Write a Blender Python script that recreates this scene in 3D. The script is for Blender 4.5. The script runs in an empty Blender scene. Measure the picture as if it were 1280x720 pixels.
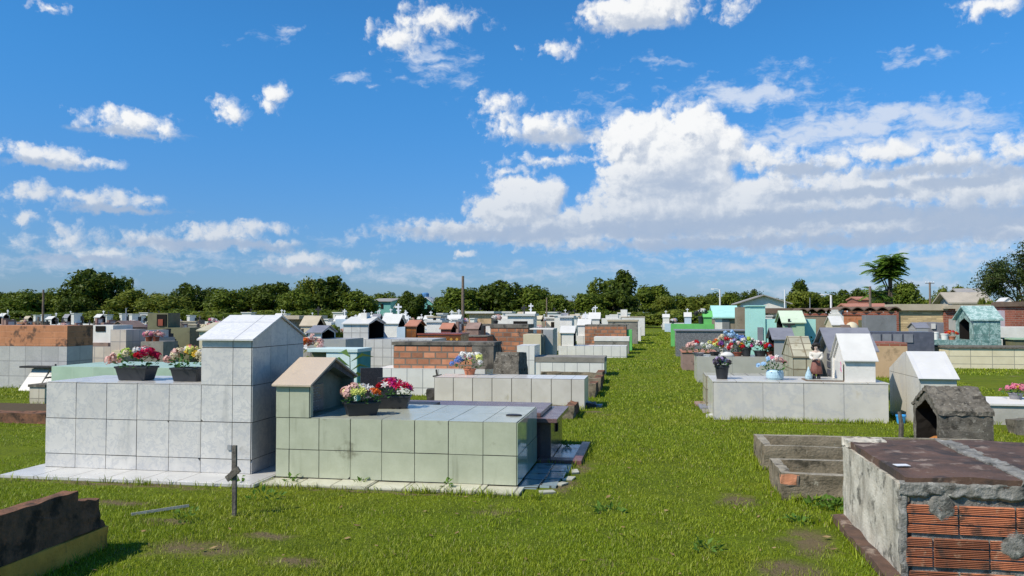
import bpy, bmesh, math, random
import numpy as np
from mathutils import Vector, Matrix

RND = random.Random(11)
S = bpy.context.scene
COL = S.collection

# ------------------------------------------------------------------ camera model (28 mm, eye height 1.7 m)
FPX, EYE = 1000.0, 1.7
PITCH = math.atan(.032)
YAW = math.atan(175 / FPX * math.cos(PITCH))
RT = Vector((math.cos(YAW), math.sin(YAW), 0))
FW = Vector((-math.sin(YAW) * math.cos(PITCH), math.cos(YAW) * math.cos(PITCH), math.sin(PITCH)))
UP = RT.cross(FW)

def ray(px, py):
    return FW + RT * ((px - 640) / FPX) + UP * ((360 - py) / FPX)
def GP(px, py, z=0.0):                       # point of the photo on the horizontal plane z
    d = ray(px, py); t = (z - EYE) / d.z
    return d.x * t, d.y * t
def XA(px, Y, py=430):                       # x of a column of the photo on the plane y = Y
    d = ray(px, py); return d.x * Y / d.y
def ZA(px, py, Y):
    d = ray(px, py); return EYE + d.z * Y / d.y

cam = bpy.data.cameras.new('camera'); co = bpy.data.objects.new('camera', cam); COL.objects.link(co)
cam.sensor_width = 36; cam.lens = 36 * FPX / 1280; cam.clip_start = .1; cam.clip_end = 3000
co.matrix_world = Matrix.Translation((0, 0, EYE)) @ Matrix((RT, UP, -FW)).transposed().to_4x4()
S.camera = co

# ------------------------------------------------------------------ objects
OFF = {}
def tag(o, label=None, cat=None, group=None, kind=None):
    if label: o['label'] = label
    if cat: o['category'] = cat
    if group: o['group'] = group
    if kind: o['kind'] = kind
    return o
def thing(name, label, cat, loc=(0, 0, 0), rz=0, group=None):
    o = bpy.data.objects.new(name, None); COL.objects.link(o)
    o.empty_display_size = .2
    o.location = loc; o.rotation_euler = (0, 0, rz)
    OFF[o.name] = Vector(loc)
    return tag(o, label, cat, group)
KIDS = {}
def link(name, me, parent=None, off=None):
    o = bpy.data.objects.new(name, me); COL.objects.link(o)
    if parent is not None:
        o.parent = parent; KIDS.setdefault(parent.name, []).append(o)
        OFF[o.name] = OFF.get(parent.name, Vector())
    return o
def copy_tree(o, parent=None):
    c = o.copy(); COL.objects.link(c)
    if parent is not None:
        c.parent = parent; KIDS.setdefault(parent.name, []).append(c)
    OFF[c.name] = OFF.get(o.name, Vector())
    for k in list(KIDS.get(o.name, [])): copy_tree(k, c)
    return c

class MB:
    """collects faces (world or local coordinates), builds ONE mesh object"""
    def __init__(s): s.v = []; s.f = []; s.uv = []; s.mi = []; s.mats = []; s.o = Vector((0, 0, 0))
    def slot(s, m):
        if m not in s.mats: s.mats.append(m)
        return s.mats.index(m)
    def face(s, pts, m, uvs=None):
        pts = [Vector(p) for p in pts]
        b = len(s.v); s.v += pts; s.f.append(list(range(b, b + len(pts)))); s.mi.append(s.slot(m))
        if uvs is None:
            n = Vector((0, 0, 0))
            for i in range(len(pts)):
                a, c = pts[i], pts[(i + 1) % len(pts)]
                n += Vector(((a.y - c.y) * (a.z + c.z), (a.z - c.z) * (a.x + c.x), (a.x - c.x) * (a.y + c.y)))
            if n.length < 1e-12: n = Vector((0, 0, 1))
            n.normalize()
            if abs(n.z) > .95: t, bt = Vector((1, 0, 0)), Vector((0, 1, 0))
            else:
                t = Vector((0, 0, 1)).cross(n).normalized()
                if t.x < -.01 or (abs(t.x) <= .01 and t.y < 0): t = -t
                bt = Vector((0, 0, 1)) - n * n.z; bt.normalize()
            uvs = [((p - s.o).dot(t), (p - s.o).dot(bt)) for p in pts]
        s.uv += uvs
    def box(s, x0, x1, y0, y1, z0, z1, m, mtop=None, bottom=True, jig=0):
        P = [Vector((x, y, z)) for z in (z0, z1) for x, y in ((x0, y0), (x1, y0), (x1, y1), (x0, y1))]
        if jig:
            for p in P: p += Vector((RND.uniform(-jig, jig), RND.uniform(-jig, jig), RND.uniform(-jig, jig)))
        F = [(0, 1, 5, 4), (1, 2, 6, 5), (2, 3, 7, 6), (3, 0, 4, 7)]
        for f in F: s.face([P[i] for i in f], m)
        s.face([P[i] for i in (4, 5, 6, 7)], mtop or m)
        if bottom: s.face([P[i] for i in (3, 2, 1, 0)], m)
    def hexa(s, lo, hi, m):
        """lo, hi: two rings of the same number of points"""
        n = len(lo)
        for i in range(n):
            j = (i + 1) % n
            s.face([lo[i], lo[j], hi[j], hi[i]], m)
        s.face(hi, m); s.face(list(reversed(lo)), m)
    def tube(s, pts, rad, m, n=8, cap=True):
        pts = [Vector(p) for p in pts]
        if not isinstance(rad, (list, tuple)): rad = [rad] * len(pts)
        rings = []
        for i, p in enumerate(pts):
            d = (pts[min(i + 1, len(pts) - 1)] - pts[max(i - 1, 0)])
            if d.length < 1e-9: d = Vector((0, 0, 1))
            d.normalize()
            a = d.orthogonal() if abs(d.z) < .99 else Vector((1, 0, 0))
            a = (a - d * a.dot(d)).normalized(); b = d.cross(a)
            if i and rings:      # keep ring alignment
                pa = (rings[-1][0] - pts[i - 1]); pa = pa - d * pa.dot(d)
                if pa.length > 1e-6: a = pa.normalized(); b = d.cross(a)
            rings.append([p + (a * math.cos(2 * math.pi * k / n) + b * math.sin(2 * math.pi * k / n)) * rad[i] for k in range(n)])
        for r0, r1 in zip(rings, rings[1:]):
            for k in range(n):
                j = (k + 1) % n; s.face([r0[k], r0[j], r1[j], r1[k]], m)
        if cap: s.face(rings[-1], m); s.face(list(reversed(rings[0])), m)
    def lathe(s, cx, cy, prof, m, n=20, sx=1, sy=1):
        rings = [[Vector((cx + r * sx * math.cos(2 * math.pi * k / n), cy + r * sy * math.sin(2 * math.pi * k / n), z)) for k in range(n)] for r, z in prof]
        for r0, r1 in zip(rings, rings[1:]):
            for k in range(n):
                j = (k + 1) % n; s.face([r0[k], r0[j], r1[j], r1[k]], m)
        s.face(rings[-1], m); s.face(list(reversed(rings[0])), m)
    def build(s, name, parent=None, bevel=0, smooth=False, local=False, weld=True):
        me = bpy.data.meshes.new(name)
        off = Vector((0, 0, 0))
        if parent is not None and not local: off = OFF.get(parent.name, off)
        me.from_pydata([tuple(p - off) for p in s.v], [], s.f)
        for m in s.mats: me.materials.append(m)
        me.polygons.foreach_set('material_index', s.mi)
        u = me.uv_layers.new(name='uv')
        u.data.foreach_set('uv', [c for q in s.uv for c in q])
        if weld:
            bm = bmesh.new(); bm.from_mesh(me)
            bmesh.ops.remove_doubles(bm, verts=bm.verts, dist=1e-5)
            bm.to_mesh(me); bm.free()
        if smooth: me.polygons.foreach_set('use_smooth', [True] * len(me.polygons))
        me.update()
        o = link(name, me, parent)
        if bevel:
            b = o.modifiers.new('edge', 'BEVEL'); b.width = bevel; b.segments = 2; b.limit_method = 'ANGLE'; b.angle_limit = math.radians(40)
        return o

def rough_up(o, amp, scale=6, cuts=0, seed=0):
    """break the edges and faces of a mesh: real bumps in the geometry"""
    from mathutils import noise
    me = o.data
    bm = bmesh.new(); bm.from_mesh(me)
    if cuts: bmesh.ops.subdivide_edges(bm, edges=bm.edges, cuts=cuts, use_grid_fill=True)
    for v in bm.verts:
        q = (v.co + Vector((seed, seed * 1.7, 0))) * scale
        v.co += Vector((noise.noise(q), noise.noise(q + Vector((31, 7, 3))), noise.noise(q + Vector((5, 77, 19))))) * amp
    bm.to_mesh(me); bm.free(); me.update()

def gable_walls(mb, x0, x1, y0, y1, z0, eave, ridge, m, axis='x', open_=None, wt=.06, depth=.3, m_in=None):
    """a house-shaped body with its ridge along axis; open_ = '+' or '-' gives a niche in that gable"""
    m_in = m_in or m
    if axis == 'x': a0, a1, b0, b1 = x0, x1, y0, y1; P = lambda a, b, z: Vector((a, b, z))
    else: a0, a1, b0, b1 = y0, y1, x0, x1; P = lambda a, b, z: Vector((b, a, z))
    bm_ = (b0 + b1) / 2
    out = [(b0, z0), (b1, z0), (b1, eave), (bm_, ridge), (b0, eave)]
    sl = (ridge - eave) / (bm_ - b0)
    inn = [(b0 + wt, z0 + .004), (b1 - wt, z0 + .004), (b1 - wt, eave - wt * .3), (bm_, ridge - wt * (1.1 + .0 * sl)), (b0 + wt, eave - wt * .3)]
    for i in range(5):
        (p, q), (r, t) = out[i], out[(i + 1) % 5]
        mb.face([P(a0, p, q), P(a0, r, t), P(a1, r, t), P(a1, p, q)], m)
    ends = {'-': a0, '+': a1}
    for k, a in ends.items():
        if k == open_:
            d = a0 + depth if k == '-' else a1 - depth
            for i in range(5):
                j = (i + 1) % 5
                mb.face([P(a, *out[i]), P(a, *out[j]), P(a, *inn[j]), P(a, *inn[i])], m)
                mb.face([P(a, *inn[i]), P(a, *inn[j]), P(d, *inn[j]), P(d, *inn[i])], m_in)
            mb.face([P(d, *p) for p in inn], m_in)
        else: mb.face([P(a, *p) for p in out], m)

def gable_roof(mb, x0, x1, y0, y1, eave, ridge, m, axis='x', over=.05, gover=.05, th=.025):
    if axis == 'x': a0, a1, b0, b1 = x0, x1, y0, y1; P = lambda a, b, z: Vector((a, b, z))
    else: a0, a1, b0, b1 = y0, y1, x0, x1; P = lambda a, b, z: Vector((b, a, z))
    c = (b0 + b1) / 2; sl = (ridge - eave) / (c - b0); g = .003
    for sgn, b in ((-1, b0), (1, b1)):
        be = b + sgn * over; ze = eave - over * sl
        lo = [P(a0 - gover, be, ze + g), P(a1 + gover, be, ze + g), P(a1 + gover, c, ridge + g), P(a0 - gover, c, ridge + g)]
        hi = [p + Vector((0, 0, th)) for p in lo]
        mb.hexa(lo, hi, m)
# ------------------------------------------------------------------ materials
class NT:
    def __init__(s, tree): s.t = tree; s.n = tree.nodes; s.l = tree.links
    def __call__(s, typ, ins=None, out=0, **props):
        nd = s.n.new(typ)
        for k, v in props.items(): setattr(nd, k, v)
        for k, v in (ins or {}).items():
            sk = nd.inputs[k]
            if isinstance(v, bpy.types.NodeSocket): s.l.new(v, sk)
            elif v is not None:
                if sk.type == 'RGBA' and len(v) == 3: v = (*v, 1)
                sk.default_value = v
        return nd.outputs[out] if out is not None else nd
    def math(s, op, a, b=0.0, c=None, clamp=False):
        ins = {0: a, 1: b}
        if c is not None: ins[2] = c
        return s('ShaderNodeMath', ins, operation=op, use_clamp=clamp)
    def vmath(s, op, a, b=None, out=0):
        nd = s('ShaderNodeVectorMath', {0: a}, out=None, operation=op)
        if b is not None:
            sk = nd.inputs[3] if op == 'SCALE' else nd.inputs[1]
            if isinstance(b, bpy.types.NodeSocket): s.l.new(b, sk)
            else: sk.default_value = b
        return nd.outputs[out]
    def mix(s, fac, a, b, blend='MIX'):
        nd = s.n.new('ShaderNodeMix'); nd.data_type = 'RGBA'; nd.blend_type = blend
        for sk, v in ((nd.inputs[0], fac), (nd.inputs[6], a), (nd.inputs[7], b)):
            if isinstance(v, bpy.types.NodeSocket): s.l.new(v, sk)
            else: sk.default_value = (*v, 1) if isinstance(v, (tuple, list)) and len(v) == 3 else v
        return nd.outputs[2]
    def noise(s, vec, scale, detail=4, rough=.55, out=0, dist=0.0, dim='3D'):
        return s('ShaderNodeTexNoise', {'Vector': vec, 'Scale': scale, 'Detail': detail, 'Roughness': rough, 'Distortion': dist}, out=out, noise_dimensions=dim)
    def ramp(s, v, lo, hi):
        return s('ShaderNodeMapRange', {0: v, 1: lo, 2: hi, 3: 0.0, 4: 1.0}, interpolation_type='SMOOTHSTEP')

MATS = {}
def new_mat(name):
    m = bpy.data.materials.new(name); m.use_nodes = True; m.node_tree.nodes.clear()
    return m, NT(m.node_tree)
def finish(T, col, rough=.6, spec=.5, bump=None, bs=.3, bd=.01, extra=None):
    ins = {'Base Color': col, 'Roughness': rough, 'Specular IOR Level': spec}
    if bump is not None: ins['Normal'] = T('ShaderNodeBump', {'Strength': bs, 'Distance': bd, 'Height': bump})
    if extra: ins.update(extra)
    b = T('ShaderNodeBsdfPrincipled', ins)
    T('ShaderNodeOutputMaterial', {0: b}, out=None)

def warm(c):      # the place's whites are a little warm
    return (c[0] * .985, c[1] * .95, c[2] * .875) if max(c) > .33 and max(c) - min(c) < .12 else c

def surf(name, c, c2=None, vs=3.0, tile=None, brick=None, grout=(.10, .095, .085), gw=.005, tvar=.10, vein=None, stain=None, streak=None, lichen=None,
         rough=.45, spec=.5, bump=.25, bscale=40, speck=None, isl=0.0):
    """weathered surface. tile/brick = (width, height) in metres on the uv; stain, streak, lichen = (colour, scale, threshold, amount)"""
    if name in MATS: return MATS[name]
    m, T = new_mat(name); MATS[name] = m
    c, c2 = warm(c), warm(c2 or tuple(x * .86 for x in c))
    tc = T('ShaderNodeTexCoord', out=None)
    rnd = T('ShaderNodeObjectInfo', out=None).outputs['Random']
    vec = T.vmath('ADD', tc.outputs['Object'], T.vmath('SCALE', T('ShaderNodeCombineXYZ', {0: 17.0, 1: 31.0, 2: 23.0}), rnd))
    uv = tc.outputs['UV']
    c2 = c2 or tuple(x * .86 for x in c)
    n1 = T.noise(vec, vs, 5, .6)
    col = T.mix(T.ramp(n1, .32, .68), c, c2)
    if isl:
        ri = T('ShaderNodeNewGeometry', out=None).outputs['Random Per Island']
        col = T.mix(1.0, col, T('ShaderNodeMapRange', {0: ri, 3: 1 - isl, 4: 1 + isl * .6}), 'MULTIPLY')
    if speck:
        col = T.mix(T.ramp(T.noise(vec, speck[1], 2, .7), .5, .62), col, speck[0])
    if vein:
        w = T.noise(T.vmath('ADD', vec, T.vmath('SCALE', T.noise(vec, vein[1] * .6, 3, .6, out=1), .35)), vein[1], 5, .62)
        line = T.math('ABSOLUTE', T.math('SUBTRACT', w, .5))
        f = T.math('MULTIPLY', T.math('SUBTRACT', 1.0, T.ramp(line, 0.0, .055)), vein[2])
        col = T.mix(f, col, vein[0])
    height = T.noise(vec, bscale, 4, .65)
    fac = None
    if tile or brick:
        w, h = tile or brick
        bt = T('ShaderNodeTexBrick', {'Vector': uv, 'Color1': (1, 1, 1), 'Color2': (1 - tvar * 2,) * 3, 'Mortar': (1, 1, 1), 'Scale': 1.0, 'Mortar Size': gw, 'Mortar Smooth': .15, 'Bias': -.2,
                                        'Brick Width': w, 'Row Height': h}, out=None, offset=.5 if brick else 0.0, offset_frequency=2, squash=1.0)
        col = T.mix(1.0, col, bt.outputs['Color'], 'MULTIPLY')
        fac = bt.outputs['Fac']
        gcol = T.mix(T.noise(vec, 9, 3), grout, tuple(x * 1.9 for x in grout))
        col = T.mix(fac, col, gcol)
        height = T.math('SUBTRACT', T.math('MULTIPLY', height, .15), T.math('MULTIPLY', fac, .8))
    if streak:
        sv = T.vmath('MULTIPLY', uv, (streak[1], streak[1] * .09, 1))
        s1 = T.noise(T.vmath('ADD', sv, T.vmath('SCALE', vec, .25)), 1.0, 5, .6)
        col = T.mix(T.math('MULTIPLY', T.ramp(s1, streak[2], streak[2] + .16), streak[3]), col, streak[0])
    for st in (stain, lichen):
        if st:
            s2 = T.noise(T.vmath('ADD', vec, (3.1, 9.2, 4.4)), st[1], 7, .68)
            col = T.mix(T.math('MULTIPLY', T.ramp(s2, st[2], st[2] + .12), st[3]), col, st[0])
    r = T.math('ADD', rough, T.math('MULTIPLY', T.math('SUBTRACT', n1, .5), .3), clamp=True)
    finish(T, col, r, spec, height, bump, .012)
    return m

def flat(name, c, rough=.5, spec=.4, var=.12, sc=12, metal=0.0):
    if name in MATS: return MATS[name]
    m, T = new_mat(name); MATS[name] = m
    tc = T('ShaderNodeTexCoord', out=None)
    n1 = T.noise(tc.outputs['Object'], sc, 4, .6)
    col = T.mix(n1, tuple(min(1, x * (1 + var)) for x in c), tuple(x * (1 - var * 1.5) for x in c))
    finish(T, col, rough, spec, n1, .1, .01, {'Metallic': metal})
    return m

def leafm(name, c, c2, trans=.25, rough=.5, sc=.9, spec=.12):
    if name in MATS: return MATS[name]
    m, T = new_mat(name); MATS[name] = m
    tc = T('ShaderNodeTexCoord', out=None)
    isl = T('ShaderNodeNewGeometry', out=None).outputs['Random Per Island']
    n1 = T.noise(tc.outputs['Object'], sc, 3, .6)
    f = T.math('ADD', T.math('MULTIPLY', isl, .55), T.math('MULTIPLY', T.ramp(n1, .35, .65), .45))
    col = T.mix(f, c, c2)
    d = T('ShaderNodeBsdfPrincipled', {'Base Color': col, 'Roughness': rough, 'Specular IOR Level': spec})
    t = T('ShaderNodeBsdfTranslucent', {'Color': T.mix(.5, col, tuple(min(1, 1.6 * x) for x in c2))})
    T('ShaderNodeOutputMaterial', {0: T('ShaderNodeMixShader', {0: trans, 1: d, 2: t})}, out=None)
    return m

def petal(name, c, c2=None):
    return leafm(name, c, c2 or tuple(x * .75 for x in c), .25, .55, 40)

GROUT_ = 0
DIRT = (.10, .085, .055); MOSS = (.055, .065, .03); BLACK = (.035, .033, .028)
m_white_marble = surf('white marble tile', (.62, .625, .63), (.53, .54, .555), 5, tile=(.366, .384), grout=(.07, .07, .07), gw=.006, tvar=.09, vein=((.30, .33, .37), 9, .5), stain=(DIRT, 2.2, .62, .45), streak=((.30, .30, .28), 6, .57, .5), rough=.32)
m_grout = surf('dirty grout', (.13, .12, .105), (.075, .07, .06), 14, rough=.95, spec=.2)
m_white_plate = surf('white marbled plate', (.66, .66, .66), (.57, .575, .585), 5, isl=.05, vein=((.36, .38, .41), 7, .4), stain=(DIRT, 2.2, .63, .4), streak=((.33, .33, .31), 6, .58, .45), rough=.22, bump=.04)
m_green_plate = surf('pale green plate', (.47, .49, .36), (.41, .43, .31), 5, isl=.05, vein=((.38, .40, .30), 14, .25), stain=((.15, .14, .09), 2.6, .60, .6), streak=((.20, .21, .14), 5, .58, .55), rough=.18, bump=.04)
m_green_gloss = surf('glossy green end plate', (.40, .46, .32), (.35, .40, .28), 5, isl=.06, stain=((.15, .14, .09), 2.6, .64, .5), rough=.05, spec=.8, bump=.0)
m_green_lid = surf('grey green lid plate', (.46, .49, .43), (.39, .42, .36), 5, isl=.07, stain=((.25, .25, .18), 3, .58, .6), rough=.22, bump=.04)
m_marble_plate = surf('veined marble plate', (.64, .63, .61), (.57, .56, .54), 3, isl=.04, vein=((.46, .46, .46), 1.6, .5), stain=((.48, .40, .26), 3, .60, .45), rough=.25, bump=.04)
m_roof_marble = surf('roof marble tile', (.76, .77, .78), (.69, .70, .71), 4, tile=(.43, .50), grout=(.25, .25, .25), gw=.006, tvar=.05, vein=((.5, .52, .55), 7, .4), stain=((.36, .36, .33), 3, .66, .4), rough=.3)
m_apron_white = surf('white apron tile', (.60, .61, .62), (.50, .51, .52), 4, tile=(.40, .60), grout=(.14, .13, .11), gw=.006, tvar=.06, stain=((.28, .20, .12), 4, .62, .6), rough=.3)
m_green_tile = surf('pale green tile', (.47, .50, .36), (.40, .43, .305), 5, tile=(.365, .318), grout=(.09, .09, .065), gw=.006, tvar=.06, vein=((.40, .42, .33), 14, .3), stain=((.15, .14, .09), 2.6, .60, .6), streak=((.20, .21, .14), 5, .58, .55), rough=.2, spec=.6)
m_green_top = surf('pale green top tile', (.52, .56, .52), (.46, .50, .46), 5, tile=(.36, .62), grout=(.09, .09, .07), gw=.006, tvar=.05, stain=((.25, .26, .2), 3, .62, .5), rough=.14, spec=.6)
m_tan_roof = surf('tan roof plate', (.58, .465, .33), (.52, .41, .29), 3, stain=((.33, .28, .22), 4, .6, .5), rough=.45, speck=((.42, .36, .3), 120))
m_apron_blue = surf('blue grey apron tile', (.30, .38, .40), (.24, .31, .33), 4, tile=(.36, .30), grout=(.06, .06, .05), gw=.012, stain=((.12, .10, .06), 5, .55, .8), rough=.2)
m_apron_pale = surf('pale green apron tile', (.62, .62, .52), (.5, .5, .4), 4, tile=(.36, .5), grout=(.14, .13, .1), gw=.01, stain=((.32, .28, .16), 5, .56, .7), rough=.35)
m_purple = surf('purple granite', (.15, .09, .085), (.11, .066, .064), 6, speck=((.22, .15, .145), 160), rough=.26, spec=.45, bump=.03)
m_purple_body = surf('maroon granite', (.12, .07, .065), (.08, .05, .05), 6, speck=((.2, .13, .12), 160), tile=(.4, .6), gw=.004, grout=(.03, .02, .02), rough=.2, bump=.03)
m_maroon_edge = surf('maroon edging', (.20, .09, .08), (.14, .06, .055), 6, stain=(DIRT, 5, .58, .7), rough=.4)
m_dark_granite = surf('dark granite', (.030, .028, .028), (.02, .019, .019), 8, speck=((.06, .057, .054), 150), rough=.42, spec=.3, bump=.03)
m_grey_granite = surf('grey granite', (.13, .13, .135), (.10, .10, .105), 3, speck=((.30, .30, .31), 70), rough=.25, bump=.05)
m_beige_tile = surf('beige tile', (.67, .63, .55), (.59, .55, .47), 4, tile=(.36, .56), grout=(.10, .09, .075), gw=.008, tvar=.06, stain=((.36, .32, .2), 3, .6, .55), lichen=((.42, .38, .25), 7, .66, .6), rough=.35)
m_beige_top = surf('white top tile', (.74, .75, .76), (.66, .67, .68), 4, tile=(.36, .5), grout=(.2, .2, .2), gw=.006, tvar=.05, stain=((.4, .38, .3), 4, .64, .4), rough=.22)
m_white_tile = surf('white bathroom tile', (.76, .77, .77), (.68, .69, .69), 4, tile=(.34, .40), grout=(.2, .2, .2), gw=.008, tvar=.05, stain=((.45, .42, .34), 2.5, .64, .5), rough=.3)
m_white_tile2 = surf('white small tile', (.64, .65, .66), (.56, .57, .58), 4, tile=(.24, .24), grout=(.2, .19, .18), gw=.008, tvar=.07, stain=((.40, .37, .30), 2.5, .62, .5), rough=.35)
m_pink_tile = surf('pinkish tile', (.60, .54, .49), (.52, .46, .42), 4, tile=(.30, .34), grout=(.22, .2, .19), gw=.012, tvar=.08, stain=((.35, .3, .24), 2.5, .62, .5), rough=.4)
m_cream_tile = surf('cream tile', (.60, .54, .42), (.52, .46, .34), 4, tile=(.20, .21), grout=(.20, .17, .13), gw=.008, tvar=.1, stain=((.3, .25, .15), 4, .6, .5), rough=.4)
m_cream_wall = surf('cream tiled wall', (.76, .68, .47), (.68, .60, .40), 3, tile=(.62, .24), grout=(.22, .2, .15), gw=.010, tvar=.05, stain=((.13, .12, .07), 2.6, .68, .8), rough=.45)
m_old_yellow = surf('broken yellow tile', (.50, .47, .34), (.40, .375, .27), 4, tile=(.26, .24), grout=(.13, .11, .07), gw=.014, tvar=.15, stain=((.22, .17, .09), 4, .54, .7), rough=.45)
m_mint_tile = surf('mint green tile', (.42, .55, .41), (.36, .48, .35), 4, tile=(.32, .3), grout=(.3, .38, .28), gw=.006, tvar=.05, stain=((.5, .55, .5), 3, .6, .5), rough=.35)
m_big_marble = surf('large marble plate', (.62, .61, .58), (.55, .54, .51), 3, tile=(.66, .8), grout=(.16, .14, .11), gw=.005, tvar=.04, vein=((.48, .48, .48), 1.3, .4), stain=((.50, .42, .28), 3, .62, .4), rough=.3)
m_grey_plate = surf('grey plate', (.44, .45, .42), (.39, .40, .37), 3, tile=(.85, .9), grout=(.2, .2, .18), gw=.006, tvar=.03, stain=((.3, .31, .29), 3, .6, .4), rough=.35)
m_white_plain = surf('white plaster', (.76, .76, .75), (.67, .67, .66), 3, stain=((.36, .34, .29), 2.6, .62, .5), streak=((.4, .39, .35), 4, .62, .4), rough=.6)
m_white_roof = surf('white roof plate', (.66, .67, .67), (.59, .60, .60), 3, stain=((.5, .49, .45), 3, .64, .4), rough=.5)
m_blue_plain = surf('pale blue plaster', (.50, .60, .68), (.44, .54, .62), 3, stain=((.36, .38, .37), 2.6, .62, .5), rough=.6)
m_mint_plain = surf('pale mint plaster', (.60, .72, .68), (.55, .67, .63), 2, stain=((.45, .52, .48), 2.6, .66, .4), rough=.5)
m_teal_plain = surf('teal plaster', (.09, .30, .28), (.075, .26, .24), 2, stain=((.06, .18, .16), 2.6, .62, .4), rough=.8, spec=.15)
m_turq = surf('turquoise plaster', (.40, .70, .62), (.35, .63, .56), 2, stain=((.2, .32, .27), 2.2, .64, .5), streak=((.2, .35, .3), 5, .66, .4), rough=.6)
m_pale_green = surf('faded green plaster', (.38, .52, .35), (.33, .46, .30), 2, stain=((.25, .3, .2), 2.2, .6, .5), rough=.6)
m_pale_green_roof = surf('faded green roof', (.58, .68, .50), (.5, .6, .43), 2, stain=((.35, .38, .27), 3, .6, .5), rough=.6)
m_vivid = surf('vivid green paint', (.15, .50, .13), (.12, .43, .11), 2, stain=((.10, .3, .08), 3, .64, .4), rough=.5)
m_cream = surf('cream plaster', (.62, .55, .38), (.55, .48, .32), 3, stain=((.33, .28, .18), 3, .6, .5), rough=.6)
m_peach = surf('peach plaster', (.56, .38, .22), (.50, .34, .19), 2.5, stain=((.25, .17, .09), 1.8, .54, .7), lichen=((.3, .24, .15), 6, .60, .6), rough=.7)
m_concrete = surf('weathered concrete', (.27, .25, .21), (.20, .185, .155), 3, stain=(BLACK, 2.4, .56, .75), lichen=((.36, .35, .29), 9, .62, .5), rough=.85, bump=.6)
m_concrete_dark = surf('lichen dark concrete', (.19, .17, .135), (.11, .098, .078), 7, stain=((.04, .036, .028), 9, .52, .85), lichen=((.34, .32, .26), 28, .55, .75), rough=.95, spec=.15, bump=1.0, bscale=70)
m_kerb_concrete = surf('mossy kerb concrete', (.26, .215, .15), (.17, .14, .095), 5, stain=((.05, .045, .03), 5, .52, .85), lichen=((.46, .43, .34), 15, .60, .7), rough=.95, spec=.2, bump=.9)
m_grey_block = surf('grey cement render', (.20, .205, .20), (.165, .17, .165), 2.5, stain=((.10, .10, .095), 2.4, .6, .5), rough=.8, bump=.4)
m_brown_block = surf('brown cement render', (.27, .22, .155), (.21, .17, .115), 2.5, stain=((.09, .08, .055), 2.4, .55, .6), streak=((.11, .09, .06), 4, .58, .5), rough=.85, bump=.4)
m_plaster_dark = surf('blackened plaster', (.21, .185, .15), (.13, .115, .09), 3, stain=(BLACK, 3, .5, .85), streak=((.04, .038, .03), 5, .5, .7), rough=.9, bump=.6)
m_black_stone = surf('black weathered stone', (.06, .055, .05), (.04, .037, .033), 5, lichen=((.16, .15, .12), 11, .6, .6), rough=.9, bump=.6)
m_olive = surf('olive render', (.17, .165, .085), (.13, .125, .065), 2.5, stain=((.06, .055, .03), 2.4, .6, .5), rough=.7)
m_slate = surf('grey slate', (.24, .24, .26), (.19, .19, .21), 4, stain=((.12, .12, .12), 4, .6, .5), rough=.4)
m_grey_wall = surf('grey painted wall', (.36, .37, .37), (.30, .31, .31), 3, stain=((.2, .2, .19), 3, .6, .5), rough=.5)
m_kerb_top = surf('pale lichened kerb top', (.36, .33, .27), (.24, .215, .165), 8, stain=((.07, .06, .045), 8, .54, .8), lichen=((.52, .49, .41), 18, .58, .7), rough=.95, spec=.2, bump=.9)
m_brick = surf('orange brick', (.62, .27, .145), (.50, .20, .10), 6, brick=(.26, .135), grout=(.13, .10, .075), gw=.016, tvar=.28, stain=(BLACK, 2.6, .60, .7), rough=.85, bump=.7)
m_brick_far = surf('far orange brick', (.56, .24, .12), (.42, .17, .085), 3, brick=(.30, .16), grout=(.15, .11, .085), gw=.02, tvar=.3, stain=(BLACK, 1.9, .56, .75), rough=.85, bump=.5)
m_red_brick = surf('red brick', (.36, .095, .05), (.28, .075, .04), 3, brick=(.26, .09), grout=(.2, .12, .09), gw=.012, tvar=.2, stain=((.1, .05, .03), 2, .6, .5), rough=.85)
m_orange_plain = surf('raw orange clay wall', (.60, .22, .09), (.50, .175, .07), 2.5, brick=(.30, .2), grout=(.32, .14, .08), gw=.014, tvar=.12, stain=((.14, .07, .04), 2, .58, .6), rough=.85)
m_orange_top = surf('mossy top of orange wall', (.56, .24, .11), (.44, .19, .09), 3, brick=(.5, .14), grout=(.36, .17, .09), gw=.008, tvar=.06, stain=(BLACK, 3, .52, .8), streak=((.05, .045, .03), 5, .54, .7), rough=.9, bump=.6)
m_yellow_brick = surf('yellow brick', (.68, .52, .28), (.56, .42, .21), 3, brick=(.42, .09), grout=(.34, .25, .14), gw=.016, tvar=.3, stain=((.36, .24, .12), 3, .58, .5), rough=.8)
m_tan_slab = surf('tan cement slab', (.47, .40, .29), (.40, .34, .24), 2, stain=((.25, .21, .15), 2.4, .6, .5), rough=.8)
m_brown_slab = surf('brown roof sheet', (.17, .115, .075), (.12, .08, .055), 2, stain=((.06, .05, .04), 3, .55, .6), rough=.85)
m_teal_marble = surf('teal marble', (.20, .34, .30), (.10, .20, .175), 5, tile=(.5, .5), grout=(.1, .14, .12), gw=.008, tvar=.12, vein=((.46, .60, .55), 4.5, .8), stain=((.42, .56, .50), 3.2, .58, .7), rough=.3)
m_teal_roof = surf('teal marble roof', (.30, .45, .40), (.20, .33, .29), 4, vein=((.58, .70, .65), 4, .8), stain=((.10, .2, .17), 3.2, .58, .6), rough=.35)
m_lilac = surf('lilac wall', (.48, .47, .58), (.42, .41, .52), 3, stain=((.3, .28, .33), 2.4, .6, .5), rough=.6)
m_panel = surf('dark blue stone panel', (.11, .115, .15), (.075, .08, .105), 5, stain=((.2, .2, .23), 5, .6, .6), rough=.35)
m_amber = surf('amber patterned tile', (.30, .11, .02), (.22, .075, .015), 6, tile=(.16, .16), grout=(.10, .05, .02), gw=.008, tvar=.25, rough=.3)
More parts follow.
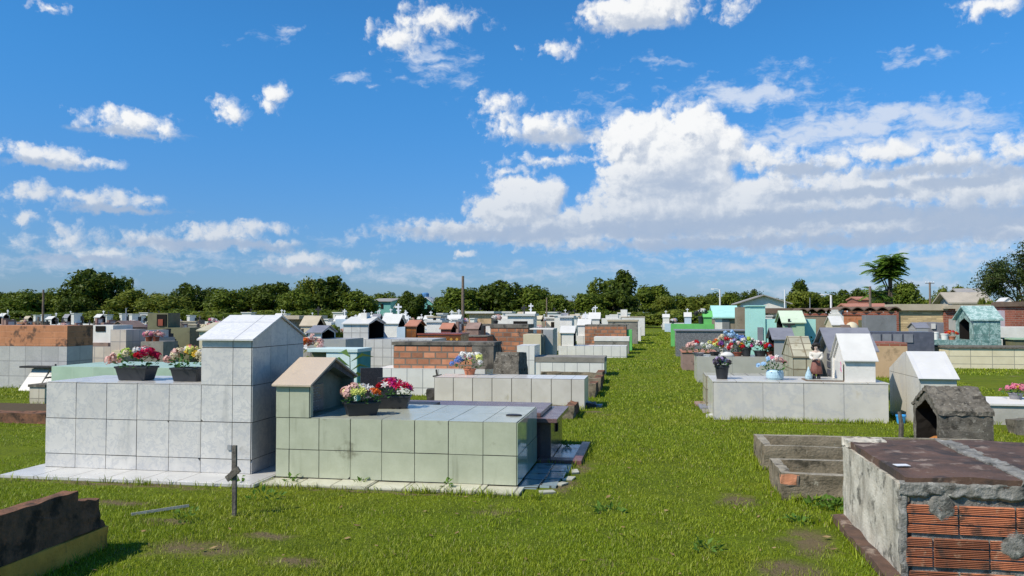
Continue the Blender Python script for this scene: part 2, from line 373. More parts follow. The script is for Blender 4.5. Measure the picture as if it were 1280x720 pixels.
m_amber_dot = flat('ochre tile ornament', (.55, .30, .06), .3)
m_red_tile = surf('dark red tile', (.30, .07, .035), (.22, .05, .025), 4, tile=(.2, .2), grout=(.12, .05, .03), gw=.006, tvar=.2, stain=((.1, .05, .04), 3, .6, .5), rough=.4)
m_redbrown = surf('pinkish brown render', (.30, .20, .16), (.22, .15, .12), 3, stain=(BLACK, 3, .56, .6), rough=.8)
m_terracotta = surf('terracotta lid', (.46, .20, .12), (.38, .16, .10), 3, stain=((.2, .13, .1), 3, .58, .5), rough=.7)
m_rust_stone = surf('reddish brown slab', (.125, .068, .042), (.07, .042, .028), 5, stain=((.034, .026, .02), 4.2, .50, .85), lichen=((.33, .26, .20), 6, .55, .7), rough=.8, bump=.5)
m_mortar = surf('rough grey mortar', (.27, .26, .23), (.15, .145, .125), 12, stain=((.05, .048, .04), 9, .50, .8), lichen=((.52, .50, .44), 16, .57, .7), rough=.95, bump=1.0, bscale=60)
m_old_plaster = surf('old streaked plaster', (.58, .54, .44), (.40, .36, .28), 7, stain=((.07, .066, .05), 6, .52, .85), streak=((.13, .12, .095), 9, .52, .5), lichen=((.66, .62, .52), 9, .62, .6), rough=.9, bump=.7)
m_hollow = surf('hollow clay block', (.46, .165, .075), (.33, .115, .055), 6, isl=.45, stain=((.06, .045, .034), 6, .50, .75), lichen=((.52, .36, .22), 9, .57, .6), rough=.8, bump=.3)
m_dark_brick = surf('charred brick', (.24, .115, .065), (.12, .07, .045), 9, stain=((.025, .022, .018), 5, .5, .8), lichen=((.26, .11, .06), 7, .56, .7), rough=.95, spec=.2, bump=1.0)
m_yellow_foot = surf('ochre footing', (.80, .38, .055), (.60, .28, .04), 5, stain=((.06, .045, .02), 4, .56, .6), lichen=((.33, .24, .1), 7, .6, .5), rough=.9, bump=.6)
m_bark = surf('bark', (.13, .10, .07), (.08, .06, .045), 6, rough=.9, bump=.8)
m_pole = surf('grey wooden pole', (.22, .16, .115), (.15, .11, .08), 6, streak=((.08, .06, .045), 12, .5, .6), rough=.9)
m_oldwood = surf('grey rotten wood', (.15, .135, .11), (.09, .08, .065), 12, streak=((.04, .037, .03), 30, .5, .7), lichen=((.30, .29, .25), 14, .6, .6), rough=.95, bump=.8)
m_metal = flat('grey metal', (.4, .4, .4), .4, .5, metal=.4)
m_white_metal = flat('white metal', (.75, .75, .75), .4)
m_black_plastic = flat('black plastic', (.022, .024, .027), .42, .5, .25, 20)
m_blue_plastic = flat('bright blue plastic', (.05, .35, .75), .4)
m_blue_pot = surf('pale blue glazed pot', (.45, .62, .68), (.38, .55, .62), 6, stain=((.66, .72, .74), 12, .58, .5), rough=.25)
m_terra_pot = flat('terracotta pot', (.46, .16, .08), .7)
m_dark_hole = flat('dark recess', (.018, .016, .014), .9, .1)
m_orange_soil = flat('orange soil', (.42, .17, .05), .95, .1, .3, 20)
m_soil = flat('soil', (.10, .075, .045), .95, .1, .3, 14)
m_silk = leafm('artificial leaf', (.03, .11, .03), (.09, .20, .05), .2, .5, 30)
m_niche_shade = surf('shade dark niche tile', (.17, .19, .13), (.12, .135, .09), 5, stain=((.06, .065, .04), 4, .56, .6), rough=.5)  # shade inside the niche put into the tile colour, plus stains
m_plaque = surf('engraved slate plaque', (.075, .085, .085), (.055, .063, .063), 6, rough=.3, bump=.05)
m_letter = flat('faint engraved lettering', (.34, .35, .34), .6)
# ------------------------------------------------------------------ light
SUN_EL = math.radians(47)
SUN_H = Vector((-.74, -.67)).normalized()           # horizontal direction towards the sun
SUN_DIR = Vector((SUN_H.x * math.cos(SUN_EL), SUN_H.y * math.cos(SUN_EL), math.sin(SUN_EL)))
sun = bpy.data.lights.new('sun', 'SUN'); so = bpy.data.objects.new('sun', sun); COL.objects.link(so)
sun.energy = 5.0; sun.angle = math.radians(.53); sun.color = (1.0, .915, .79)
so.rotation_euler = SUN_DIR.to_track_quat('Z', 'Y').to_euler()

# ------------------------------------------------------------------ sky with clouds (by direction: azimuth, elevation in degrees)
W = bpy.data.worlds.new('World'); S.world = W; W.use_nodes = True
W.node_tree.nodes.clear(); T = NT(W.node_tree)
def AE(px, py):
    d = ray(px, py).normalized()
    return math.degrees(math.atan2(d.x, d.y)), math.degrees(math.asin(d.z))
# photo position, half sizes, strength of the blob
CUM = [  # crisp cumulus
 (838,205,72,62,1),(792,178,42,36,.9),(865,168,40,34,.9),(905,185,34,30,.8),(800,222,48,40,.9),(872,235,50,36,.9),(835,258,100,30,.9),(955,200,40,20,.6),
 (655,252,46,28,.95),(690,245,18,22,.8),(625,262,46,22,.8),(582,290,78,15,.62),(680,284,100,22,.8),(760,276,80,22,.8),(720,296,190,12,.5),
 (980,222,50,30,.8),(935,255,70,34,.85),(1010,250,70,32,.8),(1075,238,80,30,.75),(1150,235,90,26,.7),(1215,240,70,28,.75),(1270,190,46,22,.8),(1275,240,60,44,.7),(1130,280,150,26,.62),(970,285,160,22,.65),
 (1240,285,100,26,.6),(1030,205,60,14,.62),
 (668,156,56,20,.66),(622,130,26,14,.6),(700,165,34,20,.66),(640,160,30,12,.5),
 (160,152,58,15,.8),(195,160,26,13,.7),(288,138,21,17,.62),(343,118,19,13,.6),(334,134,12,10,.5),
 (50,192,60,13,.75),(100,203,44,8,.6),(40,240,38,12,.62),(150,250,50,13,.72),(100,247,40,12,.6),(25,270,16,8,.6),
 (270,293,60,17,.72),(325,285,30,13,.62),(205,303,60,13,.62),(120,318,60,14,.55),(70,300,44,20,.45),(355,305,20,9,.5),(375,325,40,11,.62),(430,330,40,8,.42),
 (785,15,60,26,.72),(835,8,34,22,.62),(1240,8,40,14,.62),(545,26,54,18,.62),(500,45,34,22,.55),(700,62,28,11,.5),(915,8,24,16,.45),(62,10,22,6,.55),
 (690,200,54,7,.5),(640,215,26,6,.45),(580,315,10,5,.5),(1110,190,80,12,.55),(1190,205,70,16,.6)]
WISP = [  # soft thin cloud
 (1080,152,150,22,1.1),(1180,150,90,18,.9),(930,120,90,18,.9),(880,110,60,12,.45),(1130,178,150,18,.9),(990,85,40,9,.45),(1150,70,60,10,.4),(820,75,30,10,.5),
 (540,75,50,24,.5),(440,96,22,8,.5),(464,106,16,7,.5),(580,105,22,18,.35),(310,50,22,7,.3),(370,42,16,7,.3),(760,150,40,40,.3),
 (240,325,240,16,.42),(520,345,140,12,.5),(720,340,200,12,.42),(960,335,220,14,.6),(1180,325,180,18,.7),(1100,360,240,14,.7),(900,300,260,22,.6),(70,325,110,20,.45),
 (440,300,30,10,.35),(490,280,30,12,.35),(1040,130,60,10,.4),(1240,215,70,34,.5),(1000,170,110,18,.8)]
geo = T('ShaderNodeTexCoord', out=None).outputs['Generated']
sp = T('ShaderNodeSeparateXYZ', {0: geo}, out=None)
az = T.math('MULTIPLY', T.math('ARCTAN2', sp.outputs[0], sp.outputs[1]), 57.29578)
el = T.math('MULTIPLY', T.math('ARCSINE', sp.outputs[2]), 57.29578)
P0 = T('ShaderNodeCombineXYZ', {0: az, 1: el})

def blob_max(T, P, blobs):
    acc = None
    for px, py, rx, ry, k in blobs:
        if blobs is CUM: k = k * 1.45 if (rx > 30 and 740 < px < 980 and py < 275) or (620 < px < 700 and 215 < py < 270) else k * .78
        main = blobs is not CUM or k > 1.2 or rx > 65
        u, v = AE(px, py); du = .5 * abs(AE(px + rx, py)[0] - AE(px - rx, py)[0]); dv = .5 * abs(AE(px, py + ry)[1] - AE(px, py - ry)[1])
        q = T.vmath('MULTIPLY_ADD', P, (1 / du, 1 / dv, 0)); nd = q.node
        nd.inputs[2].default_value = (-u / du, -v / dv, 0)
        m = T.math('MULTIPLY_ADD', T.vmath('LENGTH', q, out=1), -1.0 * k * (1 if main else .85), 1.22 * k * (1 if main else .74))
        acc = m if acc is None else T.math('SMOOTH_MAX', acc, m, .12)
    return acc

g = bpy.data.node_groups.new('cloud_field', 'ShaderNodeTree')
g.interface.new_socket('P', in_out='INPUT', socket_type='NodeSocketVector')
g.interface.new_socket('D', in_out='OUTPUT', socket_type='NodeSocketFloat')
G = NT(g); gi = g.nodes.new('NodeGroupInput'); go_ = g.nodes.new('NodeGroupOutput')
P = gi.outputs[0]
wn = G.noise(P, .55, 5, .6, out=1, dim='2D')
Pw = G.vmath('ADD', P, G.vmath('MULTIPLY', G.vmath('SUBTRACT', wn, (.5, .5, .5)), (2.2, 1.5, 0)))
mk = blob_max(G, Pw, CUM)
vor = G('ShaderNodeTexVoronoi', {'Vector': Pw, 'Scale': .62, 'Detail': 4.0, 'Roughness': .58, 'Lacunarity': 2.1}, out=0, voronoi_dimensions='2D', feature='F1', normalize=True)
fb = G.noise(P, 1.1, 6, .54, dim='2D')
d = G.math('ADD', mk, G.math('MULTIPLY', G.math('SUBTRACT', .42, vor), 1.0))
d = G.math('ADD', d, G.math('MULTIPLY', G.math('SUBTRACT', fb, .52), .70))
g.links.new(d, go_.inputs[0])
# a lighter field for the shade inside the cloud
g2 = bpy.data.node_groups.new('cloud_field_low', 'ShaderNodeTree')
g2.interface.new_socket('P', in_out='INPUT', socket_type='NodeSocketVector'); g2.interface.new_socket('D', in_out='OUTPUT', socket_type='NodeSocketFloat')
G2 = NT(g2); gi2 = g2.nodes.new('NodeGroupInput'); go2 = g2.nodes.new('NodeGroupOutput'); P = gi2.outputs[0]
mk2 = blob_max(G2, P, [q for q in CUM if q[2] > 30])
vo2 = G2('ShaderNodeTexVoronoi', {'Vector': P, 'Scale': .6, 'Detail': 1.0, 'Roughness': .5, 'Lacunarity': 2.1}, out=0, voronoi_dimensions='2D', feature='F1', normalize=True)
d2 = G2.math('ADD', mk2, G2.math('MULTIPLY', G2.math('SUBTRACT', .42, vo2), .8))
g2.links.new(G2.math('ADD', d2, G2.math('MULTIPLY', G2.math('SUBTRACT', G2.noise(P, .8, 3, .6, dim='2D'), .52), 1.0)), go2.inputs[0])

def field(P, grp=None):
    nd = T.n.new('ShaderNodeGroup'); nd.node_tree = grp or g
    T.l.new(P, nd.inputs[0]); return nd.outputs[0]
d0 = field(P0)
alpha = T.math('MULTIPLY', T.ramp(d0, .0, .52), .95)
# light comes from upper left behind the camera: how much cloud lies between this point and the light
occ = None
relief = T.math('SUBTRACT', d0, field(T.vmath('ADD', P0, (-.30, .42, 0))))
occ = T.math('MULTIPLY', T.math('MAXIMUM', T.math('SUBTRACT', field(T.vmath('ADD', P0, (-.9, 2.2, 0)), g2), .25), 0.0), .38)
lit = T.math('MULTIPLY', T.math('ADD', .60, T.math('MULTIPLY', relief, .85), clamp=True), T.math('EXPONENT', T.math('MULTIPLY', occ, -1.3)))
ccol = T.mix(T.ramp(lit, .12, .80), (4.9, 5.5, 6.5), (9.2, 9.2, 9.1))
ccol = T.mix(T.math('MULTIPLY', T.ramp(el, 13.0, 6.0), .55), ccol, (4.4, 5.2, 6.4))
# thin cloud
ws = T.vmath('MULTIPLY', P0, (.55, 1.5, 1))
wf = T.noise(T.vmath('ADD', ws, T.vmath('SCALE', T.noise(P0, .5, 3, .6, out=1, dim='2D'), 1.4)), .9, 7, .62, dim='2D')
wm = blob_max(T, T.vmath('ADD', P0, T.vmath('SCALE', T.vmath('SUBTRACT', T.noise(P0, .4, 4, .6, out=1, dim='2D'), (.5, .5, .5)), 2.5)), WISP)
wd = T.math('ADD', wm, T.math('MULTIPLY', T.math('SUBTRACT', wf, .55), 1.9))
walpha = T.math('MULTIPLY', T.ramp(wd, -.08, .95), .85)
sky = T('ShaderNodeTexSky', sky_type='NISHITA', sun_disc=False, sun_elevation=SUN_EL, sun_rotation=math.atan2(SUN_H.x, SUN_H.y), altitude=50, air_density=1.0, dust_density=.4, ozone_density=2.0)
SKYMUL = T.mix(T.ramp(el, -2.0, 20.0), (.42, .60, 1.0), (.33, .97, 1.46))
skyc = T.mix(1.0, sky, SKYMUL, 'MULTIPLY')
wcol = T.mix(T.ramp(el, 2, 14), (5.2, 6.0, 7.2), (6.4, 7.1, 8.3))
c1 = T.mix(walpha, skyc, wcol)
c2_ = T.mix(alpha, c1, ccol)
GREY = [(640,292,130,10,.7),(820,286,130,13,.8),(960,276,90,12,.8),(1080,270,120,12,.9),(1230,272,110,16,.9),(1005,211,34,9,.9),(1085,241,56,8,.9),(1200,228,70,9,.8),(1160,212,90,8,.6),(1010,245,60,9,.7),(1130,296,190,10,.8),(900,305,160,8,.7),(1260,215,50,10,.7),(690,172,50,9,.6),(60,204,60,5,.5),(150,262,60,5,.6),(260,306,110,7,.7),(120,325,80,6,.6),(380,335,50,5,.6),(790,30,50,8,.5),(160,165,50,5,.45),(840,230,50,14,.4)]
gm = blob_max(T, T.vmath('ADD', P0, T.vmath('MULTIPLY', T.vmath('SUBTRACT', T.noise(P0, .7, 5, .6, out=1, dim='2D'), (.5, .5, .5)), (2.6, 1.3, 0))), GREY)
gd = T.math('ADD', gm, T.math('MULTIPLY', T.math('SUBTRACT', wf, .5), 1.0))
c2_ = T.mix(T.math('MULTIPLY', T.ramp(gd, -.2, .55), .9), c2_, T.mix(T.ramp(el, 4, 16), (3.5, 4.5, 6.1), (4.5, 5.2, 6.4)))
bg = T('ShaderNodeBackground', {0: c2_, 1: .1})
T('ShaderNodeOutputWorld', {0: bg}, out=None)
W.cycles.sampling_method = 'MANUAL'; W.cycles.sample_map_resolution = 512

vs_ = S.view_settings
vs_.view_transform = 'Standard'; vs_.look = 'None'; vs_.exposure = 0.10; vs_.gamma = 1.0; vs_.use_curve_mapping = False
S.cycles.max_bounces = 6; S.cycles.diffuse_bounces = 3; S.cycles.glossy_bounces = 3; S.cycles.transparent_max_bounces = 4
S.cycles.use_denoising = True
S.cycles.caustics_reflective = False; S.cycles.caustics_refractive = False

# ------------------------------------------------------------------ ground
m_ground, T = new_mat('lawn soil and turf')
tc = T('ShaderNodeTexCoord', out=None).outputs['Object']
big = T.noise(tc, .35, 5, .6); mid = T.noise(tc, 2.6, 5, .62); fine = T.noise(tc, 38, 4, .7)
gcol = T.mix(T.ramp(big, .34, .66), (.12, .18, .006), (.17, .205, .010))
gcol = T.mix(T.ramp(mid, .42, .66), gcol, (.10, .135, .010))
gcol = T.mix(T.math('MULTIPLY', T.ramp(fine, .42, .6), .75), gcol, (.055, .075, .008))
gcol = T.mix(T.math('MULTIPLY', T.ramp(T.noise(tc, 90, 3, .7), .56, .68), .5), gcol, (.30, .29, .06))
dirtm = T.math('MULTIPLY', T.ramp(T.noise(T.vmath('ADD', tc, (4, 9, 0)), .9, 6, .66), .60, .70), .8)
gcol = T.mix(dirtm, gcol, (.17, .125, .07))
# worn bare soil: along the apron of the white tomb and in a few trodden spots
BARE = [(-5.3, 7.22, 1.55, .10), (-2.6, 7.34, 1.3, .05), (-3.25, 5.35, .55, .28), (-2.95, 5.75, .35, .12), (-2.4, 5.2, .3, .16), (-3.9, 6.0, .35, .12), (-.85, 7.9, .16, .4), (1.15, 6.3, .2, .5), (.9, 5.6, .35, .3), (2.0, 13.05, 1.4, .06), (-4.7, 6.55, .5, .14), (.75, 7.6, .22, .3), (-.75, 8.9, .14, .5), (-1.0, 14.0, .3, .12)]
wob = T.vmath('SCALE', T.vmath('SUBTRACT', T.noise(tc, 3.2, 4, .62, out=1), (.5, .5, .5)), .45)
acc = None
for (bx_, by_, rx_, ry_) in BARE:
    q = T.vmath('MULTIPLY', T.vmath('SUBTRACT', T.vmath('ADD', tc, wob), (bx_, by_, 0)), (1 / rx_, 1 / ry_, 0)); m_ = T.math('SUBTRACT', 1.0, T.vmath('LENGTH', q, out=1))
    acc = m_ if acc is None else T.math('MAXIMUM', acc, m_)
gcol = T.mix(T.math('MULTIPLY', T.math('MULTIPLY', T.ramp(acc, -.1, .7), T.ramp(mid, .28, .50)), .9), gcol, T.mix(fine, (.20, .145, .085), (.10, .075, .045)))
finish(T, gcol, .95, .1, T.math('ADD', T.math('MULTIPLY', fine, .6), mid), .8, .05)
mb = MB()
N_ = 48
ys = [-15 + 0 for _ in range(0)]
mb.face([(-400, -20, 0), (400, -20, 0), (400, 700, 0), (-400, 700, 0)], m_ground)
tag(mb.build('ground'), kind='structure')

FOOT = []        # footprints no grass grows in and no filler stands on
def foot(x0, x1, y0, y1): FOOT.append((min(x0, x1), max(x0, x1), min(y0, y1), max(y0, y1)))
# ------------------------------------------------------------------ generators
def chapel_parts(root, x0, x1, y0, y1, z0, eave, ridge, mw, mr, open_=None, axis='x', over=.05, gover=.05, th=.025, wt=.06, depth=.35, m_in=None, parent=None, bevel=0, uvo=None, m_plaq=None):
    par = parent or root
    w = MB(); w.o = Vector(uvo or (x0, y0, eave))
    gable_walls(w, x0, x1, y0, y1, z0, eave, ridge, mw, axis, open_, wt, depth, m_in)
    ch = w.build('chapel', par, bevel=bevel)
    r = MB(); r.o = Vector((x0 - gover, y0 - over, eave - over))
    gable_roof(r, x0, x1, y0, y1, eave, ridge, mr, axis, over, gover, th)
    r.build('roof', ch, bevel=bevel * .6)
    if m_plaq and open_ and axis == 'x':
        p = MB(); s = 1 if open_ == '+' else -1
        xb = (x1 - depth if s > 0 else x0 + depth)
        w_ = (y1 - y0); c = (y0 + y1) / 2
        p.box(*sorted((xb + s * .004, xb + s * .022)), c - w_ * .25, c + w_ * .25, z0 + (eave - z0) * .2, z0 + (eave - z0) * .85, m_plaq)
        p.build('plaque', ch)
    return ch

def tomb(label, x0, x1, y0, y1, h, mat, mtop=None, lid=None, chapel=None, name='tiled_tomb', cat='tomb', group=None, z0=0.0, bevel=0.0, upper=None, uvo=None, rough=0, reg=True):
    """lid = (mat, thickness, overhang); upper = list of (x0, x1, y0, y1, z0, z1, mat, partname); chapel = dict of chapel_parts arguments"""
    x0, x1 = min(x0, x1), max(x0, x1)
    root = thing(name, label, cat, ((x0 + x1) / 2, (y0 + y1) / 2, 0), group=group)
    b = MB(); b.o = Vector(uvo or (x0, y0, h))
    b.box(x0, x1, y0, y1, z0 - .03, h, mat, mtop if not lid else None)
    o = b.build('body', root, bevel=bevel)
    if rough: rough_up(o, rough, 5, 5)
    if lid:
        m, t, ov = lid
        l = MB(); l.o = Vector((x0, y0, 0)); l.box(x0 - ov, x1 + ov, y0 - ov, y1 + ov, h + .002, h + t, m)
        lo = l.build('lid', root, bevel=bevel)
        if rough: rough_up(lo, rough, 5, 6, 3)
    for (a0, a1, b0, b1, c0, c1, m, pn) in (upper or []):
        u = MB(); u.o = Vector((a0, b0, c1)); u.box(min(a0, a1), max(a0, a1), b0, b1, c0, c1, m); uo = u.build(pn, root, bevel=bevel)
        if rough: rough_up(uo, rough, 5, 4, 9)
    if chapel: chapel_parts(root, **chapel)
    if reg: foot(x0, x1, y0, y1)
    return root

def TP(label, pl, pr, Y, ytop, dep, mat, **k):
    """a tomb whose front face spans columns pl..pr of the photo at distance Y, top at row ytop"""
    x0, x1 = XA(pl, Y), XA(pr, Y); h = ZA((pl + pr) / 2, ytop, Y)
    ch = k.pop('ch', None)
    if ch:      # (pl, pr, row of eave, row of ridge, depth, wall, roof, open, axis)
        cp0, cp1, ye, yr, cd, mw, mr, op, ax = ch[:9]
        kk = ch[9] if len(ch) > 9 else {}
        yo = kk.pop('yo', .05); z0 = kk.pop('z0', h)
        Yc = Y + yo
        cz = ZA((cp0 + cp1) / 2, ye, Yc); rz = ZA((cp0 + cp1) / 2, yr, Yc + (cd / 2 if ax == 'x' else 0))
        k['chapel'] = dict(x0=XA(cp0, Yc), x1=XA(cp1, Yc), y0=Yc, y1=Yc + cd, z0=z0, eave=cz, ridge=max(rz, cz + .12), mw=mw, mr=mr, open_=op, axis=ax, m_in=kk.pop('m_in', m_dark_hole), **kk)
    up = k.pop('up', None)
    if up:
        k['upper'] = [(XA(a, Y + yo), XA(b, Y + yo), Y + yo, Y + yo + dd, zb if zb is not None else h, ZA((a + b) / 2, yt, Y + yo), m, pn) for (a, b, yo, dd, zb, yt, m, pn) in up]
    return tomb(label, x0, x1, Y, Y + dep, h, mat, **k)

def shrine(label, pl, pr, Y, ybase, ye, yr, dep, mw, mr, op=None, ax='x', name='grave_chapel', group=None, zb=None, **k):
    """a small house standing on the ground"""
    x0, x1 = XA(pl, Y), XA(pr, Y)
    cz = ZA((pl + pr) / 2, ye, Y); rz = ZA((pl + pr) / 2, yr, Y + (dep / 2 if ax == 'x' else 0))
    root = thing(name, label, 'grave chapel', ((x0 + x1) / 2, Y + dep / 2, zb or 0), group=group)
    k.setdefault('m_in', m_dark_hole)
    w = MB(); w.o = Vector((x0, Y, cz)); gable_walls(w, x0, x1, Y, Y + dep, (zb or 0) - .02, cz, rz, mw, ax, op, k.get('wt', .08), k.get('depth', .4), k['m_in'])
    w.build('walls', root)
    r = MB(); r.o = Vector((x0, Y, cz)); gable_roof(r, x0, x1, Y, Y + dep, cz, rz, mr, ax, k.get('over', .06), k.get('gover', .05), k.get('th', .03)); r.build('roof', root)
    foot(x0, x1, Y, Y + dep)
    return root

def tile_face(mb, o, u, n, us, vs, m, seed, gap=.0068, th=.007, chip=.10, up=(0, 0, 1)):
    """real tiles laid on a face: each a thin plate with its own small tilt, offset and, now and then, a chipped corner"""
    r = random.Random(seed); o, u, n, up = Vector(o), Vector(u), Vector(n), Vector(up)
    for i in range(len(us) - 1):
        for j in range(len(vs) - 1):
            a0, a1, b0, b1 = us[i] + gap / 2 + r.uniform(-.001, .0015), us[i + 1] - gap / 2 + r.uniform(-.0015, .001), vs[j] + gap / 2 + r.uniform(-.001, .0015), vs[j + 1] - gap / 2 + r.uniform(-.0015, .001)
            if a1 - a0 < .01 or b1 - b0 < .01: continue
            pts = [(a0, b0), (a1, b0), (a1, b1), (a0, b1)]
            if r.random() < chip:
                k = r.randrange(4); p = pts[k]; q = r.uniform(.012, .035); sx = 1 if p[0] == a0 else -1; sy = 1 if p[1] == b0 else -1
                two = [(p[0] + sx * q * r.uniform(.5, 1.3), p[1]), (p[0], p[1] + sy * q)]
                if k in (0, 2): two = two[::-1]
                pts = pts[:k] + two + pts[k + 1:]
            tx, ty, off = r.uniform(-.004, .004), r.uniform(-.004, .004), r.uniform(.0, .002)
            cx, cy = (a0 + a1) / 2, (b0 + b1) / 2
            P = [o + u * x + up * y + n * (th + off + tx * (x - cx) + ty * (y - cy)) for x, y in pts]
            Q = [o + u * x + up * y + n * .0015 for x, y in pts]
            c = (P[1] - P[0]).cross(P[2] - P[0])
            if c.dot(n) < 0: P.reverse(); Q.reverse()
            mb.face(P, m)
            for k in range(len(P)): j2 = (k + 1) % len(P); mb.face([Q[k], Q[j2], P[j2], P[k]], m)

# --- flowers
def blossom_mesh(kind, m, seed):
    r = random.Random(seed); b = MB()
    if kind == 'ball':
        for i in range(46):
            d = Vector((r.gauss(0, 1), r.gauss(0, 1), r.gauss(.35, 1))).normalized()
            a = d.orthogonal().normalized(); c = d.cross(a); t = r.uniform(0, 6.28)
            a, c = a * math.cos(t) + c * math.sin(t), c * math.cos(t) - a * math.sin(t)
            p = d * r.uniform(.6, 1.0); q = r.uniform(.28, .42)
            b.face([p - a * q, p - c * q * .8 + d * .1, p + a * q + d * .16, p + c * q * .8 + d * .05], m)
    elif kind == 'lily':
        for i in range(6):
            t = i * math.pi / 3 + r.uniform(-.15, .15); o = Vector((math.cos(t), math.sin(t), 0)); s = Vector((-o.y, o.x, 0)); z = Vector((0, 0, 1))
            b.face([Vector((0, 0, -.35)), o * .5 + s * .24 + z * .1, o * 1.15 + z * .12 * r.uniform(.2, 1.6), o * .5 - s * .24 + z * .1], m)
            b.face([Vector((0, 0, -.3)), o * .35 + s * .15 + z * .3, o * .6 + z * .45, o * .35 - s * .15 + z * .3], m)
    else:       # rosette
        for ring, n, rr, zz in ((0, 9, 1.0, 0), (1, 8, .72, .22), (2, 6, .42, .4)):
            for i in range(n):
                t = i * 2 * math.pi / n + ring * .4 + r.uniform(-.2, .2); o = Vector((math.cos(t), math.sin(t), 0)); s = Vector((-o.y, o.x, 0))
                b.face([Vector((0, 0, zz - .2)), o * rr * .6 + s * .3 * rr + Vector((0, 0, zz + .12)), o * rr + Vector((0, 0, zz + r.uniform(-.1, .2))), o * rr * .6 - s * .3 * rr + Vector((0, 0, zz + .12))], m)
    o = b.build('blossom', weld=False); me = o.data; bpy.data.objects.remove(o); return me
BLO = {}
def blo(kind, col):
    k = (kind, col)
    if k not in BLO:
        c = PET[col]; BLO[k] = [blossom_mesh(kind, petal('petal ' + col, *c), 5 + len(BLO) * 3 + i) for i in range(2)]
    return RND.choice(BLO[k])
PET = {'red': ((.55, .015, .03), (.42, .01, .02)), 'crimson': ((.62, .02, .09), (.5, .012, .06)), 'white': ((.82, .80, .76), (.70, .68, .62)), 'cream': ((.74, .66, .46), (.66, .58, .36)), 'yellow': ((.80, .55, .05), (.7, .5, .08)), 'lemon': ((.72, .72, .22), (.62, .66, .2)),
       'pink': ((.75, .28, .36), (.66, .2, .3)), 'palepink': ((.76, .50, .45), (.66, .40, .34)), 'orange': ((.78, .20, .03), (.66, .13, .02)), 'magenta': ((.68, .06, .30), (.55, .04, .24)), 'blue': ((.20, .33, .68), (.15, .26, .58)), 'sky': ((.44, .62, .80), (.36, .55, .74)),
       'lilac': ((.48, .38, .60), (.38, .30, .5)), 'purple': ((.26, .08, .34), (.2, .06, .28)), 'lime': ((.42, .55, .10), (.34, .46, .07)), 'grey': ((.10, .09, .10), (.05, .045, .05))}

def leaves(mb, cx, cy, z, rx, ry, h, n, m, seed, size=.05):
    r = random.Random(seed)
    for i in range(n):
        t = r.uniform(0, 6.28); q = math.sqrt(r.random()); p = Vector((cx + rx * q * math.cos(t), cy + ry * q * math.sin(t), z + h * r.random() * (1.1 - .6 * q)))
        o = Vector((math.cos(t) * q + r.gauss(0, .4), math.sin(t) * q + r.gauss(0, .4), r.uniform(-.2, .9))).normalized(); s = o.cross(Vector((r.gauss(0, .5), r.gauss(0, .5), 1))).normalized()
        L = size * r.uniform(.7, 1.5); wd = L * .28
        up = s.cross(o)
        mb.face([p, p + o * L * .5 + s * wd + up * L * .1, p + o * L, p + o * L * .5 - s * wd + up * L * .1], m)

def pot_mesh(shape, w, d, h, m):
    b = MB()
    if shape == 'trough':
        def ring(k, z): return [Vector((sx * w / 2 * k, sy * d / 2 * k, z)) for sx, sy in ((-1, -1), (1, -1), (1, 1), (-1, 1))]
        R_ = [ring(.80, 0), ring(.97, h * .86), ring(1.03, h * .87), ring(1.03, h), ring(.95, h), ring(.90, h * .75)]
        for a, c in zip(R_, R_[1:]):
            for i in range(4): j = (i + 1) % 4; b.face([a[i], a[j], c[j], c[i]], m)
        b.face(list(reversed(R_[0])), m); b.face(R_[-1], m_soil)
    elif shape == 'round':
        r = w / 2
        b.lathe(0, 0, [(r * .74, 0), (r * .93, h * .82), (r * 1.03, h * .83), (r * 1.03, h), (r * .93, h), (r * .9, h * .8)], m, 18, 1, d / w)
    elif shape == 'bellied':
        r = w / 2
        b.lathe(0, 0, [(r * .80, 0), (r * .97, h * .22), (r, h * .5), (r * .97, h * .8), (r * .82, h * .97), (r * .78, h), (r * .7, h), (r * .68, h * .8)], m, 22, 1, d / w)
    return b

def flower_pot(label, x, y, z, shape, w, d, h, m, blooms, fh, fr=None, rz=0, nleaf=60, group=None, droop=None, mleaf=None, lsize=.05, bs=.05, name='flower_pot', cat='flower pot'):
    """blooms = list of (kind, colour, count, x-range as fractions -1..1)"""
    root = thing(name, label, cat, (x, y, z), rz, group)
    pot_mesh(shape, w, d, h, m).build('pot', root, bevel=.003, local=True)
    f = MB(); leaves(f, 0, 0, h * .9, (fr or w / 2) * .95, max(d / 2, (fr or 0) * .75), fh * .8, nleaf, mleaf or m_silk, int(abs(x * 991 + y * 77)) + 3, lsize); f.build('foliage', root, local=True, weld=False)
    r = random.Random(int(abs(x * 1000 + y * 313)))
    for kind, colr, n, xr in blooms:
        for i in range(n):
            fx = r.uniform(*xr); ty = r.uniform(-1, 1)
            q = max(0, 1 - .75 * fx * fx - .35 * ty * ty)
            px_, py_ = fx * (fr or w / 2), ty * max(d / 2, (fr or 0) * .7) * .85
            pz = h * .95 + fh * (.30 + .62 * q * r.uniform(.55, 1.0))
            o = link('blossom', blo(kind, colr), root)
            s = bs * r.uniform(.75, 1.2); o.scale = (s, s, s)
            o.location = (px_, py_, pz)
            dirv = Vector((fx * .8 + r.gauss(0, .25), ty * .6 - .35 + r.gauss(0, .25), .75)).normalized()
            o.rotation_euler = dirv.to_track_quat('Z', 'Y').to_euler()
    return root
